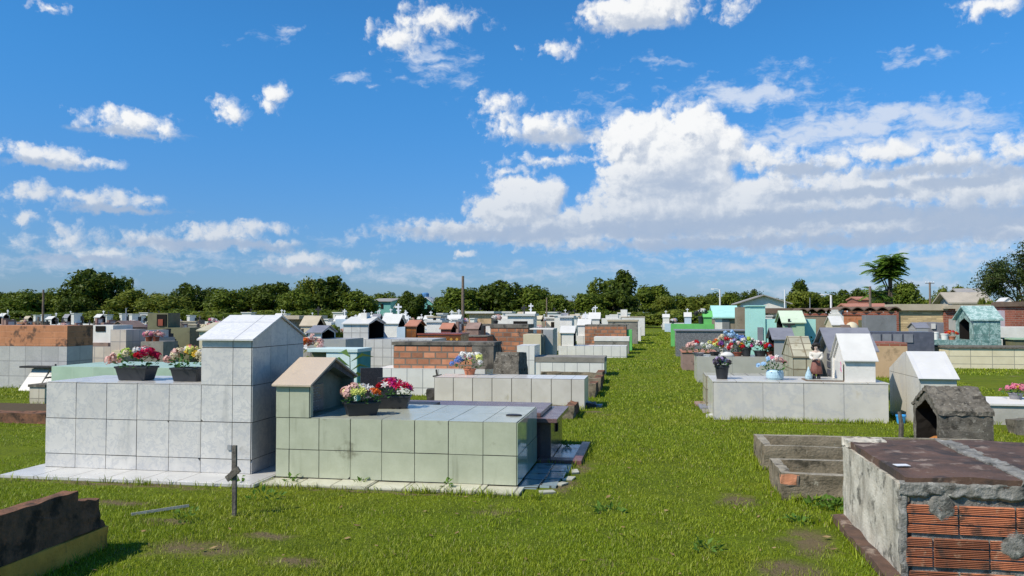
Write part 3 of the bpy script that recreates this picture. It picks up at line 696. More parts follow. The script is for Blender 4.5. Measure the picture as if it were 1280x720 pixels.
# ------------------------------------------------------------------ the four nearest tombs on the left of the path
# white marble tomb with the tall chapel end
XW0, XW1, YW = -6.52, -4.11, 7.77
XC0 = XA(253, YW); HW = .95
t = thing('tiled_tomb', 'white marbled tile tomb with tall gabled chapel head, two flower troughs on top', 'tomb', (-5.3, 8.3, 0))
b = MB(); b.o = Vector((XW0, YW, HW)); b.box(XW0, XC0, YW, YW + .95, .03, HW, m_grout); b.build('body', t)
b = MB(); b.o = Vector((XC0, YW, HW)); CE, CR = 1.435, 1.665
gable_walls(b, XC0 + .001, XW1, YW - .003, YW + 1.23, .03, CE, CR, m_grout); ch = b.build('chapel', t)
b = MB(); b.o = Vector((XC0 - .04, YW - .06, CE)); gable_roof(b, XC0, XW1, YW, YW + 1.23, CE, CR, m_roof_marble, 'x', .055, .035, .016); b.build('roof', ch, bevel=.002)
us = [XW0] + [XA(q, YW) for q in (97, 135, 173, 213)] + [XC0]; vs = [.035, .182, .566, HW]
b = MB(); tile_face(b, (0, YW, 0), (1, 0, 0), (0, -1, 0), us, vs, m_white_plate, 5); tile_face(b, (XW0, 0, 0), (0, 1, 0), (-1, 0, 0), [YW, YW + .38, YW + .76, YW + .95], vs, m_white_plate, 6)
tile_face(b, (0, 0, HW), (1, 0, 0), (0, 0, 1), us, [YW - .004, YW + .47, YW + .95], m_white_plate, 7, up=(0, 1, 0)); b.build('tiles', t)
b = MB(); tile_face(b, (0, YW - .003, 0), (1, 0, 0), (0, -1, 0), [XC0, XA(292, YW), XW1], vs + [1.343, CE - .012], m_white_plate, 8)
ys = [YW - .008, YW + .40, YW + .80, YW + 1.23]
tile_face(b, (XW1, 0, 0), (0, 1, 0), (1, 0, 0), ys, vs + [1.343], m_white_plate, 9); tile_face(b, (XC0, 0, 0), (0, 1, 0), (-1, 0, 0), ys, [HW + .01, 1.343], m_white_plate, 10)
ym = YW + .615; zr_ = lambda y: CR - abs(y - ym) * (CR - CE) / .615 - .006          # the cut tiles of the gable
for a_, c_ in ((YW - .004, YW + .398), (YW + .402, YW + .798), (YW + .802, YW + 1.226)):
    pts = [(a_, 1.346), (c_, 1.346), (c_, zr_(c_))] + ([(ym, zr_(ym))] if a_ < ym < c_ else []) + [(a_, zr_(a_))]
    P_ = [Vector((XW1 + .007, y, z)) for y, z in pts]; Q_ = [Vector((XW1 + .001, y, z)) for y, z in pts]; b.face(P_, m_white_plate)
    for k in range(len(P_)): j = (k + 1) % len(P_); b.face([Q_[k], Q_[j], P_[j], P_[k]], m_white_plate)
b.build('tiles', ch)
b = MB()
b.box(XA(287, YW), XA(292, YW), YW - .026, YW - .014, ZA(289, 562, YW), ZA(289, 556, YW), m_metal); b.build('metal_tag', t)
ap = MB(); ap.o = Vector((-6.66, 7.29, 0))
ap.box(-6.66, -3.83, 7.30, YW - .004, -.02, .035, m_apron_white); ap.box(-6.66, XW0 - .004, YW - .003, 8.9, -.02, .035, m_apron_white); ap.box(XW1 + .003, -3.83, YW - .003, 9.1, -.02, .035, m_apron_white)
ap.build('apron', t, bevel=.003)
foot(-6.68, -3.8, 7.28, 9.2)

# pale green tomb with a little open chapel
XG0, XG1, YG, YG1, HG = -3.80, -1.30, 7.70, 9.02, .635
t = thing('tiled_tomb', 'pale green tiled tomb with a tan roofed open niche and two black flower troughs', 'tomb', (-2.5, 8.3, 0))
b = MB(); b.o = Vector((XA(363, YG), YG, HG))
b.box(XG0, XG1, YG, YG1, .03, HG, m_grout); b.build('body', t)
us = [XG0] + [XA(q, YG) for q in (363, 400, 439, 478, 519, 561, 604)] + [XG1]; vs = [.035, .318, HG + .004]
b = MB(); tile_face(b, (0, YG, 0), (1, 0, 0), (0, -1, 0), us, vs, m_green_plate, 15); tile_face(b, (XG1, 0, 0), (0, 1, 0), (1, 0, 0), [YG - .006, YG + .33, YG + .66, YG + .99, YG1], vs, m_green_gloss, 16); b.build('tiles', t)
b = MB(); tile_face(b, (0, 0, HG), (1, 0, 0), (0, 0, 1), [XA(388, YG) + .01] + us[2:], [YG - .004, YG + .62, YG1], m_green_lid, 17, up=(0, 1, 0)); b.build('top_tiles', t)
XGC = XA(388, YG); ze, zr = ZA(365, 481, YG), ZA(395, 449, YG + .66)
b = MB(); b.o = Vector((XA(363, YG), YG, HG + .636)); gable_walls(b, XG0, XGC, YG - .004, YG1 - .1, HG + .002, ze, zr, m_grout, 'x', '+', .07, .13, m_niche_shade); ch = b.build('chapel', t)
b = MB(); tile_face(b, (0, YG - .004, 0), (1, 0, 0), (0, -1, 0), [XG0, XA(363, YG), XGC], [HG + .004, ze - .008], m_green_plate, 18); tile_face(b, (XGC, 0, 0), (0, 1, 0), (1, 0, 0), [YG - .01, YG + .064], [HG + .006, ze - .01], m_green_plate, 19); b.build('tiles', ch)
b = MB(); b.o = Vector((XG0 - .06, YG - .08, ze)); gable_roof(b, XG0, XGC, YG, YG1 - .1, ze, zr, m_tan_roof, 'x', .05, .03, .022)
b.build('roof', ch, bevel=.003)
b = MB(); px_ = XGC - .13; b.box(px_ + .003, px_ + .022, YG + .09, YG + .60, HG + .02, ze - .03, m_plaque); b.build('plaque', ch, bevel=.002)
b = MB(); r = random.Random(4)
for row in range(9):           # the lettering is worn beyond reading in the photo: broken strokes in nine lines
    z = ze - .07 - row * .028
    if row == 6: continue
    y = YG + .17 + r.uniform(0, .05)
    while y < YG + .55 - r.uniform(0, .12):
        w = r.uniform(.012, .03)
        b.box(px_ + .0225, px_ + .0245, y, y + w, z + r.uniform(-.002, .002), z + r.uniform(.004, .011), m_letter); y += w + r.uniform(.006, .018)
b.build('lettering', ch)
ap = MB(); ap.o = Vector((XG0, 7.40, 0))
xs = [-3.826, -3.45, -3.08, -2.70, -2.32, -1.95, -1.58, -1.22]
for i, (a, c) in enumerate(zip(xs, xs[1:])):
    ap.box(a + .004, c - .004, 7.405 + .012 * math.sin(i * 2.1), YG - .004, -.02, .026 + .004 * (i % 3), m_apron_pale)
ap.build('apron', t, bevel=.004)
ap = MB()
for i, (a, c, y0, y1) in enumerate([(-1.294, -1.10, 7.72, 8.13), (-1.092, -.93, 7.80, 8.10), (-1.294, -1.08, 8.14, 8.55), (-1.075, -.90, 8.16, 8.50), (-1.294, -1.09, 8.56, 9.0), (-1.085, -.88, 8.55, 8.97)]):
    ap.box(a, c, y0, y1, -.02, .018 + .005 * (i % 2), m_apron_blue, jig=.004)
ap.build('side_apron', t, bevel=.003)
ap = MB()
for (x, y, w, d_, a) in [(-.99, 7.58, .16, .11, .3), (-.84, 8.22, .09, .2, -.2), (-.82, 8.60, .08, .22, .15), (-.90, 7.95, .09, .17, -.5)]:
    c, s = math.cos(a), math.sin(a)
    pts = [Vector((x + c * u - s * v, y + s * u + c * v, -.01)) for u, v in ((-w / 2, -d_ / 2), (w / 2, -d_ * .3), (w * .4, d_ / 2), (-w * .45, d_ * .42))]
    ap = MB(); ap.hexa(pts, [p + Vector((0, 0, .03)) for p in pts], m_apron_pale); ap.build('edge_stone', t)
b = MB(); b.box(XA(600, YG) , XA(600, YG) + .001, YG, YG, 0, 0, m_metal) if False else None
b = MB(); px0, py0 = GP(646, 520.5, HG); b.lathe(px0 - .03, py0, [(.085, HG + .004), (.085, HG + .016), (.07, HG + .022), (.03, HG + .022)], m_dark_granite, 16, 1, .7); b.build('round_plate', t)
foot(XG0, -.92, 7.4, 9.02)

# purple granite tomb behind it
t = thing('granite_tomb', 'purple brown polished granite tomb with stepped lid behind the pale green tomb', 'tomb', (-2.4, 9.75, 0))
b = MB(); b.o = Vector((-3.75, 9.15, .46)); b.box(-3.75, -1.15, 9.16, 10.32, .03, .45, m_purple_body); b.build('body', t, bevel=.004)
b = MB(); b.box(-3.8, -1.07, 9.10, 10.38, .452, .502, m_purple); b.build('base_slab', t, bevel=.006)
b = MB(); b.box(-3.75, -1.27, 9.20, 10.28, .504, .555, m_purple); b.build('lid', t, bevel=.01)
pl = MB(); x0, y0 = GP(501, 508, .56); x1, _ = GP(545, 507, .56); pl.box(x0, x1, 9.45, 9.85, .557, .585, m_dark_granite); pl.build('plaque', t, bevel=.003)
pl = MB(); pl.box(-1.149, -1.13, 9.62, 9.74, .28, .41, m_dark_hole); pl.build('end_plate', t)
ap = MB(); ap.o = Vector((-1.2, 9.1, 0))
ap.box(-1.148, -.90, 9.22, 10.30, -.02, .025, m_apron_blue); ap.box(-1.29, -.79, 9.03, 9.215, -.02, .05, m_maroon_edge); ap.box(-.895, -.79, 9.22, 10.38, -.02, .05, m_maroon_edge)
ap.build('apron', t, bevel=.004)
foot(-3.82, -.78, 9.05, 10.4)
for (pl_, pr_, Y, yt, rz, lab) in ((453, 477, 9.95, 460, .42, 'taller dark granite headstone leaning on the purple brown granite tomb'), (474, 495, 9.80, 472, .38, 'smaller dark granite headstone beside the taller one on the purple brown tomb')):
    x0, x1 = XA(pl_, Y), XA(pr_, Y); zt = ZA((pl_ + pr_) / 2, yt, Y) ; w = (x1 - x0) / math.cos(rz)
    h = thing('headstone', lab, 'headstone', ((x0 + x1) / 2, Y, .556), rz)
    s = MB(); hh = zt - .556
    lo = [Vector((sx * w / 2, sy * .025, 0)) for sx, sy in ((-1, -1), (1, -1), (1, 1), (-1, 1))]
    s.hexa(lo, [p + Vector((0, .05, hh)) for p in lo], m_dark_granite); s.build('slab', h, bevel=.004, local=True)
    s = MB(); s.box(-w * .38, w * .38, -.032, -.0255, hh * .12, hh * .18, m_metal); s.build('trim', h, local=True)

# flower troughs and pots on the near tombs
x, y = GP(178, 475, HW)
flower_pot('long black trough of red, white and yellow flowers on the white tomb', x, YW + .34, HW + .0095, 'trough', .40, .22, .155, m_black_plastic,
           [('ball', 'white', 4, (-.5, .6)), ('ball', 'crimson', 8, (.0, .95)), ('rosette', 'lime', 6, (-.7, -.2)), ('ball', 'palepink', 6, (-1.4, -.7)), ('ball', 'cream', 3, (-.2, .9)), ('rosette', 'red', 3, (.1, .9))], .24, .24, rz=-.04, nleaf=90, bs=.05)
x, y = GP(240, 477, HW)
flower_pot('black trough of yellow and pale flowers beside the chapel wall of the white tomb', x - .02, YW + .32, HW + .0095, 'trough', .33, .22, .15, m_black_plastic,
           [('ball', 'palepink', 7, (-1.3, -.3)), ('ball', 'cream', 4, (-.5, .9)), ('rosette', 'yellow', 7, (-.1, .8)), ('ball', 'lemon', 4, (.2, 1)), ('ball', 'pink', 2, (-.2, .4)), ('ball', 'white', 3, (-.6, .8))], .26, .22, rz=.0, nleaf=90, bs=.046)
x, y = GP(448, 521, HG)
flower_pot('black trough of orange, pink and white flowers in front of the green niche', x, y + .09, HG + .0095, 'trough', .36, .19, .135, m_black_plastic,
           [('rosette', 'orange', 6, (0, .9)), ('rosette', 'lemon', 6, (-.9, .4)), ('ball', 'palepink', 5, (-1, -.3)), ('lily', 'white', 9, (-.2, 1.1)), ('rosette', 'lime', 5, (-.6, .5))], .21, .2, rz=.55, nleaf=80, bs=.045)
x, y = GP(484, 513, HG)
flower_pot('black trough of crimson and pink lilies farther along the green tomb', x, y + .16, HG + .0095, 'trough', .42, .2, .14, m_black_plastic,
           [('lily', 'crimson', 10, (-.8, .9)), ('lily', 'pink', 6, (-.4, 1.05)), ('lily', 'magenta', 5, (0, 1.1)), ('lily', 'white', 2, (-.6, .3)), ('rosette', 'red', 3, (-.9, .2))], .20, .22, rz=.16, nleaf=70, bs=.056)

# rotten wooden cross in the grass
cx, cy = GP(293, 645)
t = thing('wooden_cross', 'thin grey rotten wooden cross standing in the grass before the white tomb', 'cross', (cx, cy, 0))
b = MB(); H_ = (645 - 557) / (645 - 392) * EYE
b.hexa([Vector((sx * .018, sy * .012, -.1)) for sx, sy in ((-1, -1), (1, -1), (1, 1), (-1, 1))], [Vector((sx * .02 - .004, sy * .012, H_)) for sx, sy in ((-1, -1), (1, -1), (1, 1), (-1, 1))], m_oldwood)
b.build('post', t, bevel=.004, local=True)
b = MB(); a = .62; c, s = math.cos(a), math.sin(a)
lo = [Vector((-.004 + sx * .088 * c - sz * .026 * s, -.014 - .09 * sx * .3, H_ * .60 + sx * .088 * s + sz * .026 * c)) for sx, sz in ((-1, -1), (1, -1), (1, 1), (-1, 1))]
b.hexa(lo, [p + Vector((0, -.02, 0)) for p in lo], m_oldwood); b.build('arm', t, bevel=.004, local=True)
# fallen pale batten
t = thing('wooden_batten', 'pale grey batten lying in the grass left of the wooden cross', 'batten', (0, 0, 0))
(xa, ya), (xb, yb) = GP(164, 646), GP(236, 637)
b = MB(); b.tube([(xa, ya, .02), (xb, yb, .035)], .016, surf('pale batten', (.46, .45, .42), (.36, .35, .32), 9, rough=.8), 4); b.build('board', t)

# broken brick kerb, front left corner
YK0, YK1 = 3.2, 5.28
xk = GP(138, 683)[0]
t = thing('brick_grave_kerb', 'low broken dark brick grave kerb on an ochre footing in the near grass', 'grave kerb', (xk, 4.4, 0))
b = MB(); b.o = Vector((xk, YK0, .15)); b.box(xk - .17, xk, YK0, YK1, -.05, .155, m_yellow_foot); o = b.build('footing', t); rough_up(o, .012, 7, 10)
b = MB(); b.o = Vector((xk, YK0, .155))
prof = [(3.2, .50), (4.32, .475), (4.98, .465), (4.985, .40), (5.05, .385), (5.20, .37), (5.215, .22), (5.25, .21), (5.27, .157), (3.2, .157)]
lo = [Vector((xk - .015, y, z)) for y, z in prof]; hi = [Vector((xk - .14, y, z)) for y, z in prof]
n = len(prof)
for i in range(n):
    j = (i + 1) % n; b.face([lo[i], lo[j], hi[j], hi[i]], m_dark_brick)
b.face(list(reversed(lo)), m_dark_brick); b.face(hi, m_dark_brick)
o = b.build('brick_wall', t)
bm = bmesh.new(); bm.from_mesh(o.data); bmesh.ops.triangulate(bm, faces=bm.faces); bmesh.ops.subdivide_edges(bm, edges=[e for e in bm.edges if e.calc_length() > .1], cuts=6, use_grid_fill=False); bmesh.ops.triangulate(bm, faces=bm.faces); bm.to_mesh(o.data); bm.free()
rough_up(o, .016, 16, 0, 2)
b = MB(); yq = 4.20; b.o = Vector((xk, yq, .4)); b.box(-5.6, xk - .145, yq - .12, yq, .0, .43, m_dark_brick); o = b.build('end_wall', t); rough_up(o, .014, 9, 8, 5)
foot(xk - .18, xk + .01, 3, 5.3); foot(-5.7, xk, 4.05, 4.22)
# ------------------------------------------------------------------ right foreground: unplastered hollow block tomb
XB, YB0, YB1, HB = 1.535, 5.40, 6.97, .68
XB1 = 3.5
t = thing('hollow_block_tomb', 'crumbling tomb of ribbed red clay blocks with streaked plaster side, right foreground', 'tomb', (2.3, 6.1, 0))
b = MB(); b.o = Vector((XB, YB0, HB)); b.box(XB, XB1, YB0 + .05, YB1, -.02, HB - .055, m_old_plaster)
o = b.build('plaster_side', t); rough_up(o, .010, 7, 24, 1)
# ribbed blocks of the front: every block with four ribs and three deep grooves
b = MB(); r = random.Random(8)
z = HB - .055 - .105; row = 0
while z > -.3:
    hgt = .205
    x = XB + .075 - (.17 if row % 2 == 1 else .02) - .05
    while x < XB1:
        w = .318; xa, xb = max(x + .008, XB + .022), x + w
        if xb - xa > .04:
            z0, z1 = z - hgt + .010, z - .010; yj = YB0 + r.uniform(-.006, .008); tilt = r.uniform(-.004, .004)
            prof = []
            nr = 3
            for k in range(nr):     # three fluted bands
                za, zb = z0 + (z1 - z0) * k / nr, z0 + (z1 - z0) * (k + 1) / nr
                prof += [(za + .003, .018), (za + .009, .0)]
                m3 = 4
                for q in range(m3):
                    zz = za + .009 + (zb - za - .018) * (q + .5) / m3
                    prof += [(zz - .005, .0), (zz, .009), (zz + .005, .0)]
                prof += [(zb - .009, .0), (zb - .003, .018)]
            pts = [(z0, .06)] + prof + [(z1, .06)]
            for (p, d1), (q, d2) in zip(pts, pts[1:]):
                b.face([(xa, yj + d1 + tilt, p), (xb, yj + d1 - tilt, p), (xb, yj + d2 - tilt, q), (xa, yj + d2 + tilt, q)], m_hollow)
            for xx in (xa, xb):
                b.face([(xx, yj + d, p) for p, d in pts], m_hollow)
        x += w + .006
    z -= hgt; row += 1
b.build('clay_blocks', t)
from mathutils import noise as mn
def smear(mb, cx, cz, rx, rz, m, seed, y=YB0, th=.016, n=26, k=7):
    """a smeared patch of mortar: polar grid with ragged rim and a bumpy face"""
    o = Vector((seed * 3.1, seed * 1.7, 0)); rings = []
    for i in range(k + 1):
        f = 1 - i / k; ring = []
        for q in range(n):
            a = 2 * math.pi * q / n; rr = 1 + .35 * mn.noise(Vector((math.cos(a) * 1.6, math.sin(a) * 1.6, seed)))  + .15 * mn.noise(Vector((math.cos(a) * 5, math.sin(a) * 5, seed + 9)))
            x, z = cx + rx * f * rr * math.cos(a), cz + rz * f * rr * math.sin(a)
            d = th * (1 - f ** 9) + .4 * th * mn.fractal(Vector((x * 26, z * 26, seed)), 1.0, 2.0, 4) * (1 - f ** 6)
            ring.append(Vector((x, y + .010 - d, z)))
        rings.append(ring)
    for r0, r1 in zip(rings, rings[1:]):
        for q in range(n): j = (q + 1) % n; mb.face([r0[q], r0[j], r1[j], r1[q]], m)
def smear_band(mb, p0, p1, w, m, seed, th, nu=90, nv=12):
    """a long irregular band of mortar from p0 to p1 (x, z); w = (half width to one side, to the other)"""
    p0, p1 = Vector(p0), Vector(p1); d = (p1 - p0).normalized(); nrm = Vector((-d.y, d.x)); g = []
    for i in range(nu + 1):
        u = p0 + (p1 - p0) * i / nu; row = []; s = i / nu * (p1 - p0).length
        lo = -w[0] * (1 + .55 * mn.noise(Vector((s * 7, seed, 0))) + .3 * mn.noise(Vector((s * 23, seed, 2)))); hi = w[1] * (1 + .25 * mn.noise(Vector((s * 9, seed, 7))))
        for j in range(nv + 1):
            t = j / nv; q = u + nrm * (lo + (hi - lo) * t); e = min(1, 6 * t, 6 * (1 - t))
            row.append(Vector((q.x, YB0 + .012 - th * e * (1 + .55 * mn.fractal(Vector((q.x * 17, q.y * 17, seed)), 1.0, 2.0, 4)), q.y)))
        g.append(row)
    for r0, r1 in zip(g, g[1:]):
        for j in range(nv): mb.face([r0[j], r1[j], r1[j + 1], r0[j + 1]], m)
b = MB()
b.box(XB + .06, XB1, YB0 + .013, YB0 + .07, -.3, HB - .06, m_mortar)          # mortar bed behind the ribs
o = b.build('mortar_bed', t)
b = MB(); b.o = Vector((XB, YB0, HB))
smear_band(b, (XB - .012, HB - .075), (XB1, HB - .075), (.055, .05), m_mortar, 3, .022, 170, 16)
smear_band(b, (XB + .012, HB - .08), (XB + .012, -.3), (.030, .024), m_mortar, 8, .016, 70)
for (px_, py_, rx, rz) in ((1178, 634, .085, .085), (1274, 682, .12, .085)):
    smear(b, XA(px_, YB0, py_), ZA(px_, py_, YB0), rx, rz, m_mortar, px_, YB0, .017)
o = b.build('mortar_patches', t, smooth=True); tag(o, kind='stuff')
# slabs on top
def slab(name, x0, x1, y0, y1, z0, z1, m, amp, sd, cuts=14):
    s = MB(); s.o = Vector((x0, y0, z1)); s.box(x0, x1, y0, y1, z0, z1, m); o = s.build(name, t); rough_up(o, amp, 5, cuts, sd); return o
slab('cover_slab', XB + .02, 2.24, YB0 + .0, YB1 - .03, HB - .052, HB, m_rust_stone, .012, 3)
slab('cover_slab', 2.34, 3.05, YB0 + .02, YB1 + .0, HB - .05, HB + .005, m_rust_stone, .012, 6)
slab('cover_slab', 3.13, 3.6, YB0 + .02, YB1 + .0, HB - .05, HB + .005, m_rust_stone, .012, 9)
s = MB(); s.box(2.225, 2.35, YB0 - .01, YB1 - .02, HB - .05, HB + .012, m_mortar); s.box(3.035, 3.15, YB0, YB1 - .02, HB - .05, HB + .014, m_mortar)
s.box(XB - .004, XB + .30, YB1 - .2, YB1 + .01, HB - .05, HB + .008, m_old_plaster)
o = s.build('mortar_joint', t); rough_up(o, .020, 14, 22, 12); tag(o, kind='stuff')
# ledge at the foot of the plaster side
s = MB(); s.box(XB - .10, XB + .05, YB0 - .3, YB1 + .0, .008, .058, m_rust_stone); o = s.build('side_ledge', t); rough_up(o, .014, 8, 14, 15)
s = MB(); s.box(XB - .07, XB + .02, YB0 - .3, YB1 - .02, -.03, .007, m_old_plaster); o = s.build('ledge_base', t); rough_up(o, .008, 8, 10, 16)
foot(XB - .1, XB1, 4.6, YB1)
x, y = GP(1127, 582, HB + .01)
tg = thing('paper_card', 'small white card lying on the rusty brown top of the clay block tomb', 'card', (x, y, HB + .012), .2)
s = MB(); s.box(-.045, .045, -.03, .03, .0, .004, m_white_metal); s.build('card', tg, local=True)

# small lichen-dark concrete grave house behind it
Y = 10.3
x0, x1 = XA(1173, Y), XA(1240, Y); ze, zr = ZA(1205, 519, Y), ZA(1185, 488, Y + .5)
t = thing('concrete_grave_house', 'small lichen dark concrete grave house, gabled, open dark niche with orange soil', 'grave chapel', ((x0 + x1) / 2, Y + .5, 0))
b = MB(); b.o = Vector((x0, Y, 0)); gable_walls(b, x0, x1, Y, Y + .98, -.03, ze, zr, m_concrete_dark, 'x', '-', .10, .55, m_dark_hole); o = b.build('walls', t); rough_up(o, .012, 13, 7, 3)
r_ = MB(); gable_roof(r_, x0, x1, Y, Y + .98, ze, zr, m_concrete_dark, 'x', .015, .012, .05); o = r_.build('roof', t); rough_up(o, .020, 17, 16, 7)
s = MB(); s.lathe(x0 + .18, Y + .48, [(.30, 0.0), (.25, .09), (.12, .16), (.03, .18)], m_orange_soil, 14, .8, 1.2); s.build('soil_heap', t, smooth=True)
foot(x0, x1, Y, Y + 1)

# the two kerbed graves in front of the marble tomb
def trough(lab, x0, x1, y0, y1, h, th, seed):
    t = thing('grave_kerb', lab, 'grave kerb', ((x0 + x1) / 2, (y0 + y1) / 2, 0), group='open concrete grave kerbs on the right lawn')
    for i, (a, c, d_, e) in enumerate(((x0, x1, y0, y0 + th), (x0, x1, y1 - th, y1), (x0, x0 + th * 1.2, y0 + th - .01, y1 - th + .01), (x1 - th, x1, y0 + th - .01, y1 - th + .01))):
        b = MB(); b.o = Vector((a, d_, 0)); hh = h + (.006 if i > 1 else 0); b.box(a, c, d_, e, -.04, hh, m_kerb_concrete, m_kerb_top); o = b.build('kerb_wall', t); rough_up(o, .016, 8, 9, seed + i)
    for q in ((x0, x1, y0, y0 + th), (x0, x1, y1 - th, y1), (x0, x0 + th, y0, y1)): foot(*q)
    return t
xa, ya = GP(977, 625)
trough('nearer mossy concrete grave kerb with a red chipped corner, open and weedy', xa, 3.6, ya - .03, 8.46, .245, .075, 3)
xa2 = GP(955, 582)[0]
trough('farther mossy concrete grave kerb, longer, behind the nearer open kerb', 1.19, 3.7, 9.1, 9.97, .262, .075, 23)
c = MB(); c.box(xa - .004, xa + .15, ya - .038, ya + .06, .14, .238, m_brick); o = c.build('chipped_brick_corner'); rough_up(o, .012, 14, 4, 3)
for q in S.objects:
    if q.name.startswith('grave_kerb') and 'nearer' in q['label'] and q['label'].startswith('nearer'): o.parent = q; o.location = -Vector(OFF[q.name])

# big marble tomb on the right of the path
XR0, XR1, YR, YR1, HR = .965, 3.60, 13.25, 14.42, .60
t = thing('marble_tomb', 'large veined white marble tomb with white roofed chapel, statue and two pots on top', 'tomb', (2.3, 13.8, 0))
b = MB(); b.o = Vector((XR0 + .01, YR, HR + .0)); b.box(XR0, XR1, YR, YR1, -.03, HR, m_grout); b.build('body', t)
b = MB(); us = [XA(q, YR) for q in (898, 953, 1004, 1054)]; us = [XR0] + us[1:] + [XR1]
tile_face(b, (0, YR, 0), (1, 0, 0), (0, -1, 0), us, [-.02, HR], m_marble_plate, 1, .006); tile_face(b, (XR0, 0, 0), (0, 1, 0), (-1, 0, 0), [YR, YR1], [-.02, HR], m_marble_plate, 2, .006)
b.build('marble_plates', t)
b = MB(); b.box(XR0 - .015, XR1 + .012, YR - .012, YR1 + .01, HR + .002, HR + .022, m_big_marble); b.build('top_slab', t, bevel=.003)
Yc = YR + .10; cx0, cx1 = XA(1056, Yc), XA(1094, Yc); zt = HR + .024; ze = ZA(1075, 449, Yc); zr = ZA(1065, 418.5, Yc + .45)
b = MB(); b.o = Vector((cx0, Yc, ze)); gable_walls(b, cx0, cx1, Yc, Yc + .92, zt, ze, zr, m_white_plain, 'x', '-', .05, .03, m_white_plain); ch = b.build('chapel', t, bevel=.003)
b = MB(); gable_roof(b, cx0, cx1, Yc, Yc + .92, ze, zr, m_white_roof, 'x', .05, .035, .018); b.build('roof', ch, bevel=.003)
b = MB(); b.box(cx0 - .004, cx0 + .004, Yc + .16, Yc + .74, zt + .01, ze - .06, m_white_roof); b.build('door_plate', ch)
pk = flat('pink paint', (.75, .25, .42), .5)
b = MB()
for dy, dz in ((0, 0), (.03, .05), (.055, .02), (.01, .1), (.045, .13)): b.lathe(0, 0, [(.016, 0), (.016, .001)], pk, 6) if False else b.box(cx0 - .007, cx0 - .0045, Yc + .22 + dy, Yc + .26 + dy, zt + .14 + dz, zt + .175 + dz, pk, jig=.001)
b.build('pink_ornament', ch)
b = MB(); (ax, ay), (bx, by) = GP(1003, 476, HR), GP(1036, 474, HR); b.box(ax, bx + .1, YR + .18, YR + .60, HR + .023, HR + .036, m_brown_slab); b.box(ax + .03, bx + .07, YR + .2, YR + .57, HR + .037, HR + .042, m_grey_plate); b.build('memorial_plate', t)
foot(XR0, XR1, YR - .03, YR1)
t = thing('stone_paving', 'broken grey and white paving stones in the grass at the marble tomb corner', 'paving stones', (.75, 13.9, 0))
b = MB()
for (px_, py_, w, d_, m) in ((884, 510, .28, .55, m_slate), (876, 506, .22, .5, m_redbrown), (889, 521, .16, .22, m_beige_top), (885, 515, .2, .3, m_concrete)):
    b = MB(); x, y = GP(px_, py_); b.box(x - w / 2, x + w / 2, y - d_ / 2, y + d_ / 2, -.02, .03 + RND.random() * .02, m, jig=.012); b.build('stone', t)

# statue on the marble tomb
x = XA(1020, YR + .45); sc_ = .555 / 1.62
t = thing('saint_statue', 'small painted statue in white blouse and brown skirt standing on the marble tomb', 'statue', (x, YR + .45, HR + .022), -.12)
m_skin = flat('painted skin', (.55, .42, .34), .5); m_hair = flat('painted black hair', (.02, .017, .015), .5); m_bl = flat('painted white cloth', (.66, .62, .54), .6); m_skirt = surf('painted brown skirt', (.22, .085, .06), (.15, .055, .04), 14, streak=((.40, .22, .18), 60, .56, .6), rough=.6); m_dk = flat('painted dark', (.025, .024, .03), .5)
def skin_obj(name, verts, edges, rad, m, parent, sub=2, k=1.0):
    me = bpy.data.meshes.new(name); me.from_pydata([Vector(v) * k for v in verts], edges, []); me.materials.append(m)
    o = link(name, me, parent); o.modifiers.new('skin', 'SKIN')
    sv = me.skin_vertices[0].data
    for i, q in enumerate(rad): sv[i].radius = ((q if isinstance(q, (int, float)) else q[0]) * k, (q if isinstance(q, (int, float)) else q[1]) * k); sv[i].use_root = (i == 0)
    sb = o.modifiers.new('smooth', 'SUBSURF'); sb.levels = sub; sb.render_levels = sub
    return o
V = [(0, 0, .88), (0, 0, 1.1), (0, 0, 1.30), (0, -.01, 1.41), (0, -.02, 1.52), (.10, 0, .82), (.10, 0, .45), (.10, 0, .08), (.11, -.12, .05), (-.10, 0, .82), (-.10, 0, .45), (-.10, 0, .08), (-.11, -.12, .05),
     (.2, 0, 1.28), (.27, -.03, 1.05), (.10, -.22, .98), (-.2, 0, 1.28), (-.27, -.03, 1.05), (-.10, -.22, .98), (0, -.02, 1.60), (.03, -.26, .99), (-.03, -.26, .99)]
Eg = [(0, 1), (1, 2), (2, 3), (3, 4), (0, 5), (5, 6), (6, 7), (7, 8), (0, 9), (9, 10), (10, 11), (11, 12), (2, 13), (13, 14), (14, 15), (2, 16), (16, 17), (17, 18), (4, 19), (15, 20), (18, 21)]
Rd = [.13, .12, .13, .055, .095, .09, .07, .05, .05, .09, .07, .05, .05, .07, .055, .045, .07, .055, .045, .09, .03, .03]
skin_obj('body', V, Eg, Rd, m_skin, t, 2, sc_)
skin_obj('blouse', [(0, 0, .90), (0, 0, 1.1), (0, 0, 1.33), (.22, 0, 1.27), (.25, -.03, 1.06), (.14, -.20, .98), (-.22, 0, 1.27), (-.25, -.03, 1.06), (-.14, -.20, .98)], [(0, 1), (1, 2), (2, 3), (3, 4), (4, 5), (2, 6), (6, 7), (7, 8)], [.17, .17, .14, .11, .095, .07, .11, .095, .07], m_bl, t, 2, sc_)
hb = MB()
for k in range(34):
    a = RND.uniform(0, 6.28); e_ = RND.uniform(-.5, 1.4)
    dv = Vector((math.cos(a) * math.cos(e_), math.sin(a) * math.cos(e_), math.sin(e_)))
    if dv.y < -.35 and dv.z < .6: continue
    c_ = (Vector((0, .02, 1.56)) + dv * .155) * sc_; q = .08 * sc_
    hb.lathe(c_.x, c_.y, [(q * .5, c_.z - q * .9), (q, c_.z - q * .3), (q, c_.z + q * .3), (q * .5, c_.z + q * .9)], m_hair, 8)
hb.build('hair', t, local=True, smooth=True)
fb_ = MB()
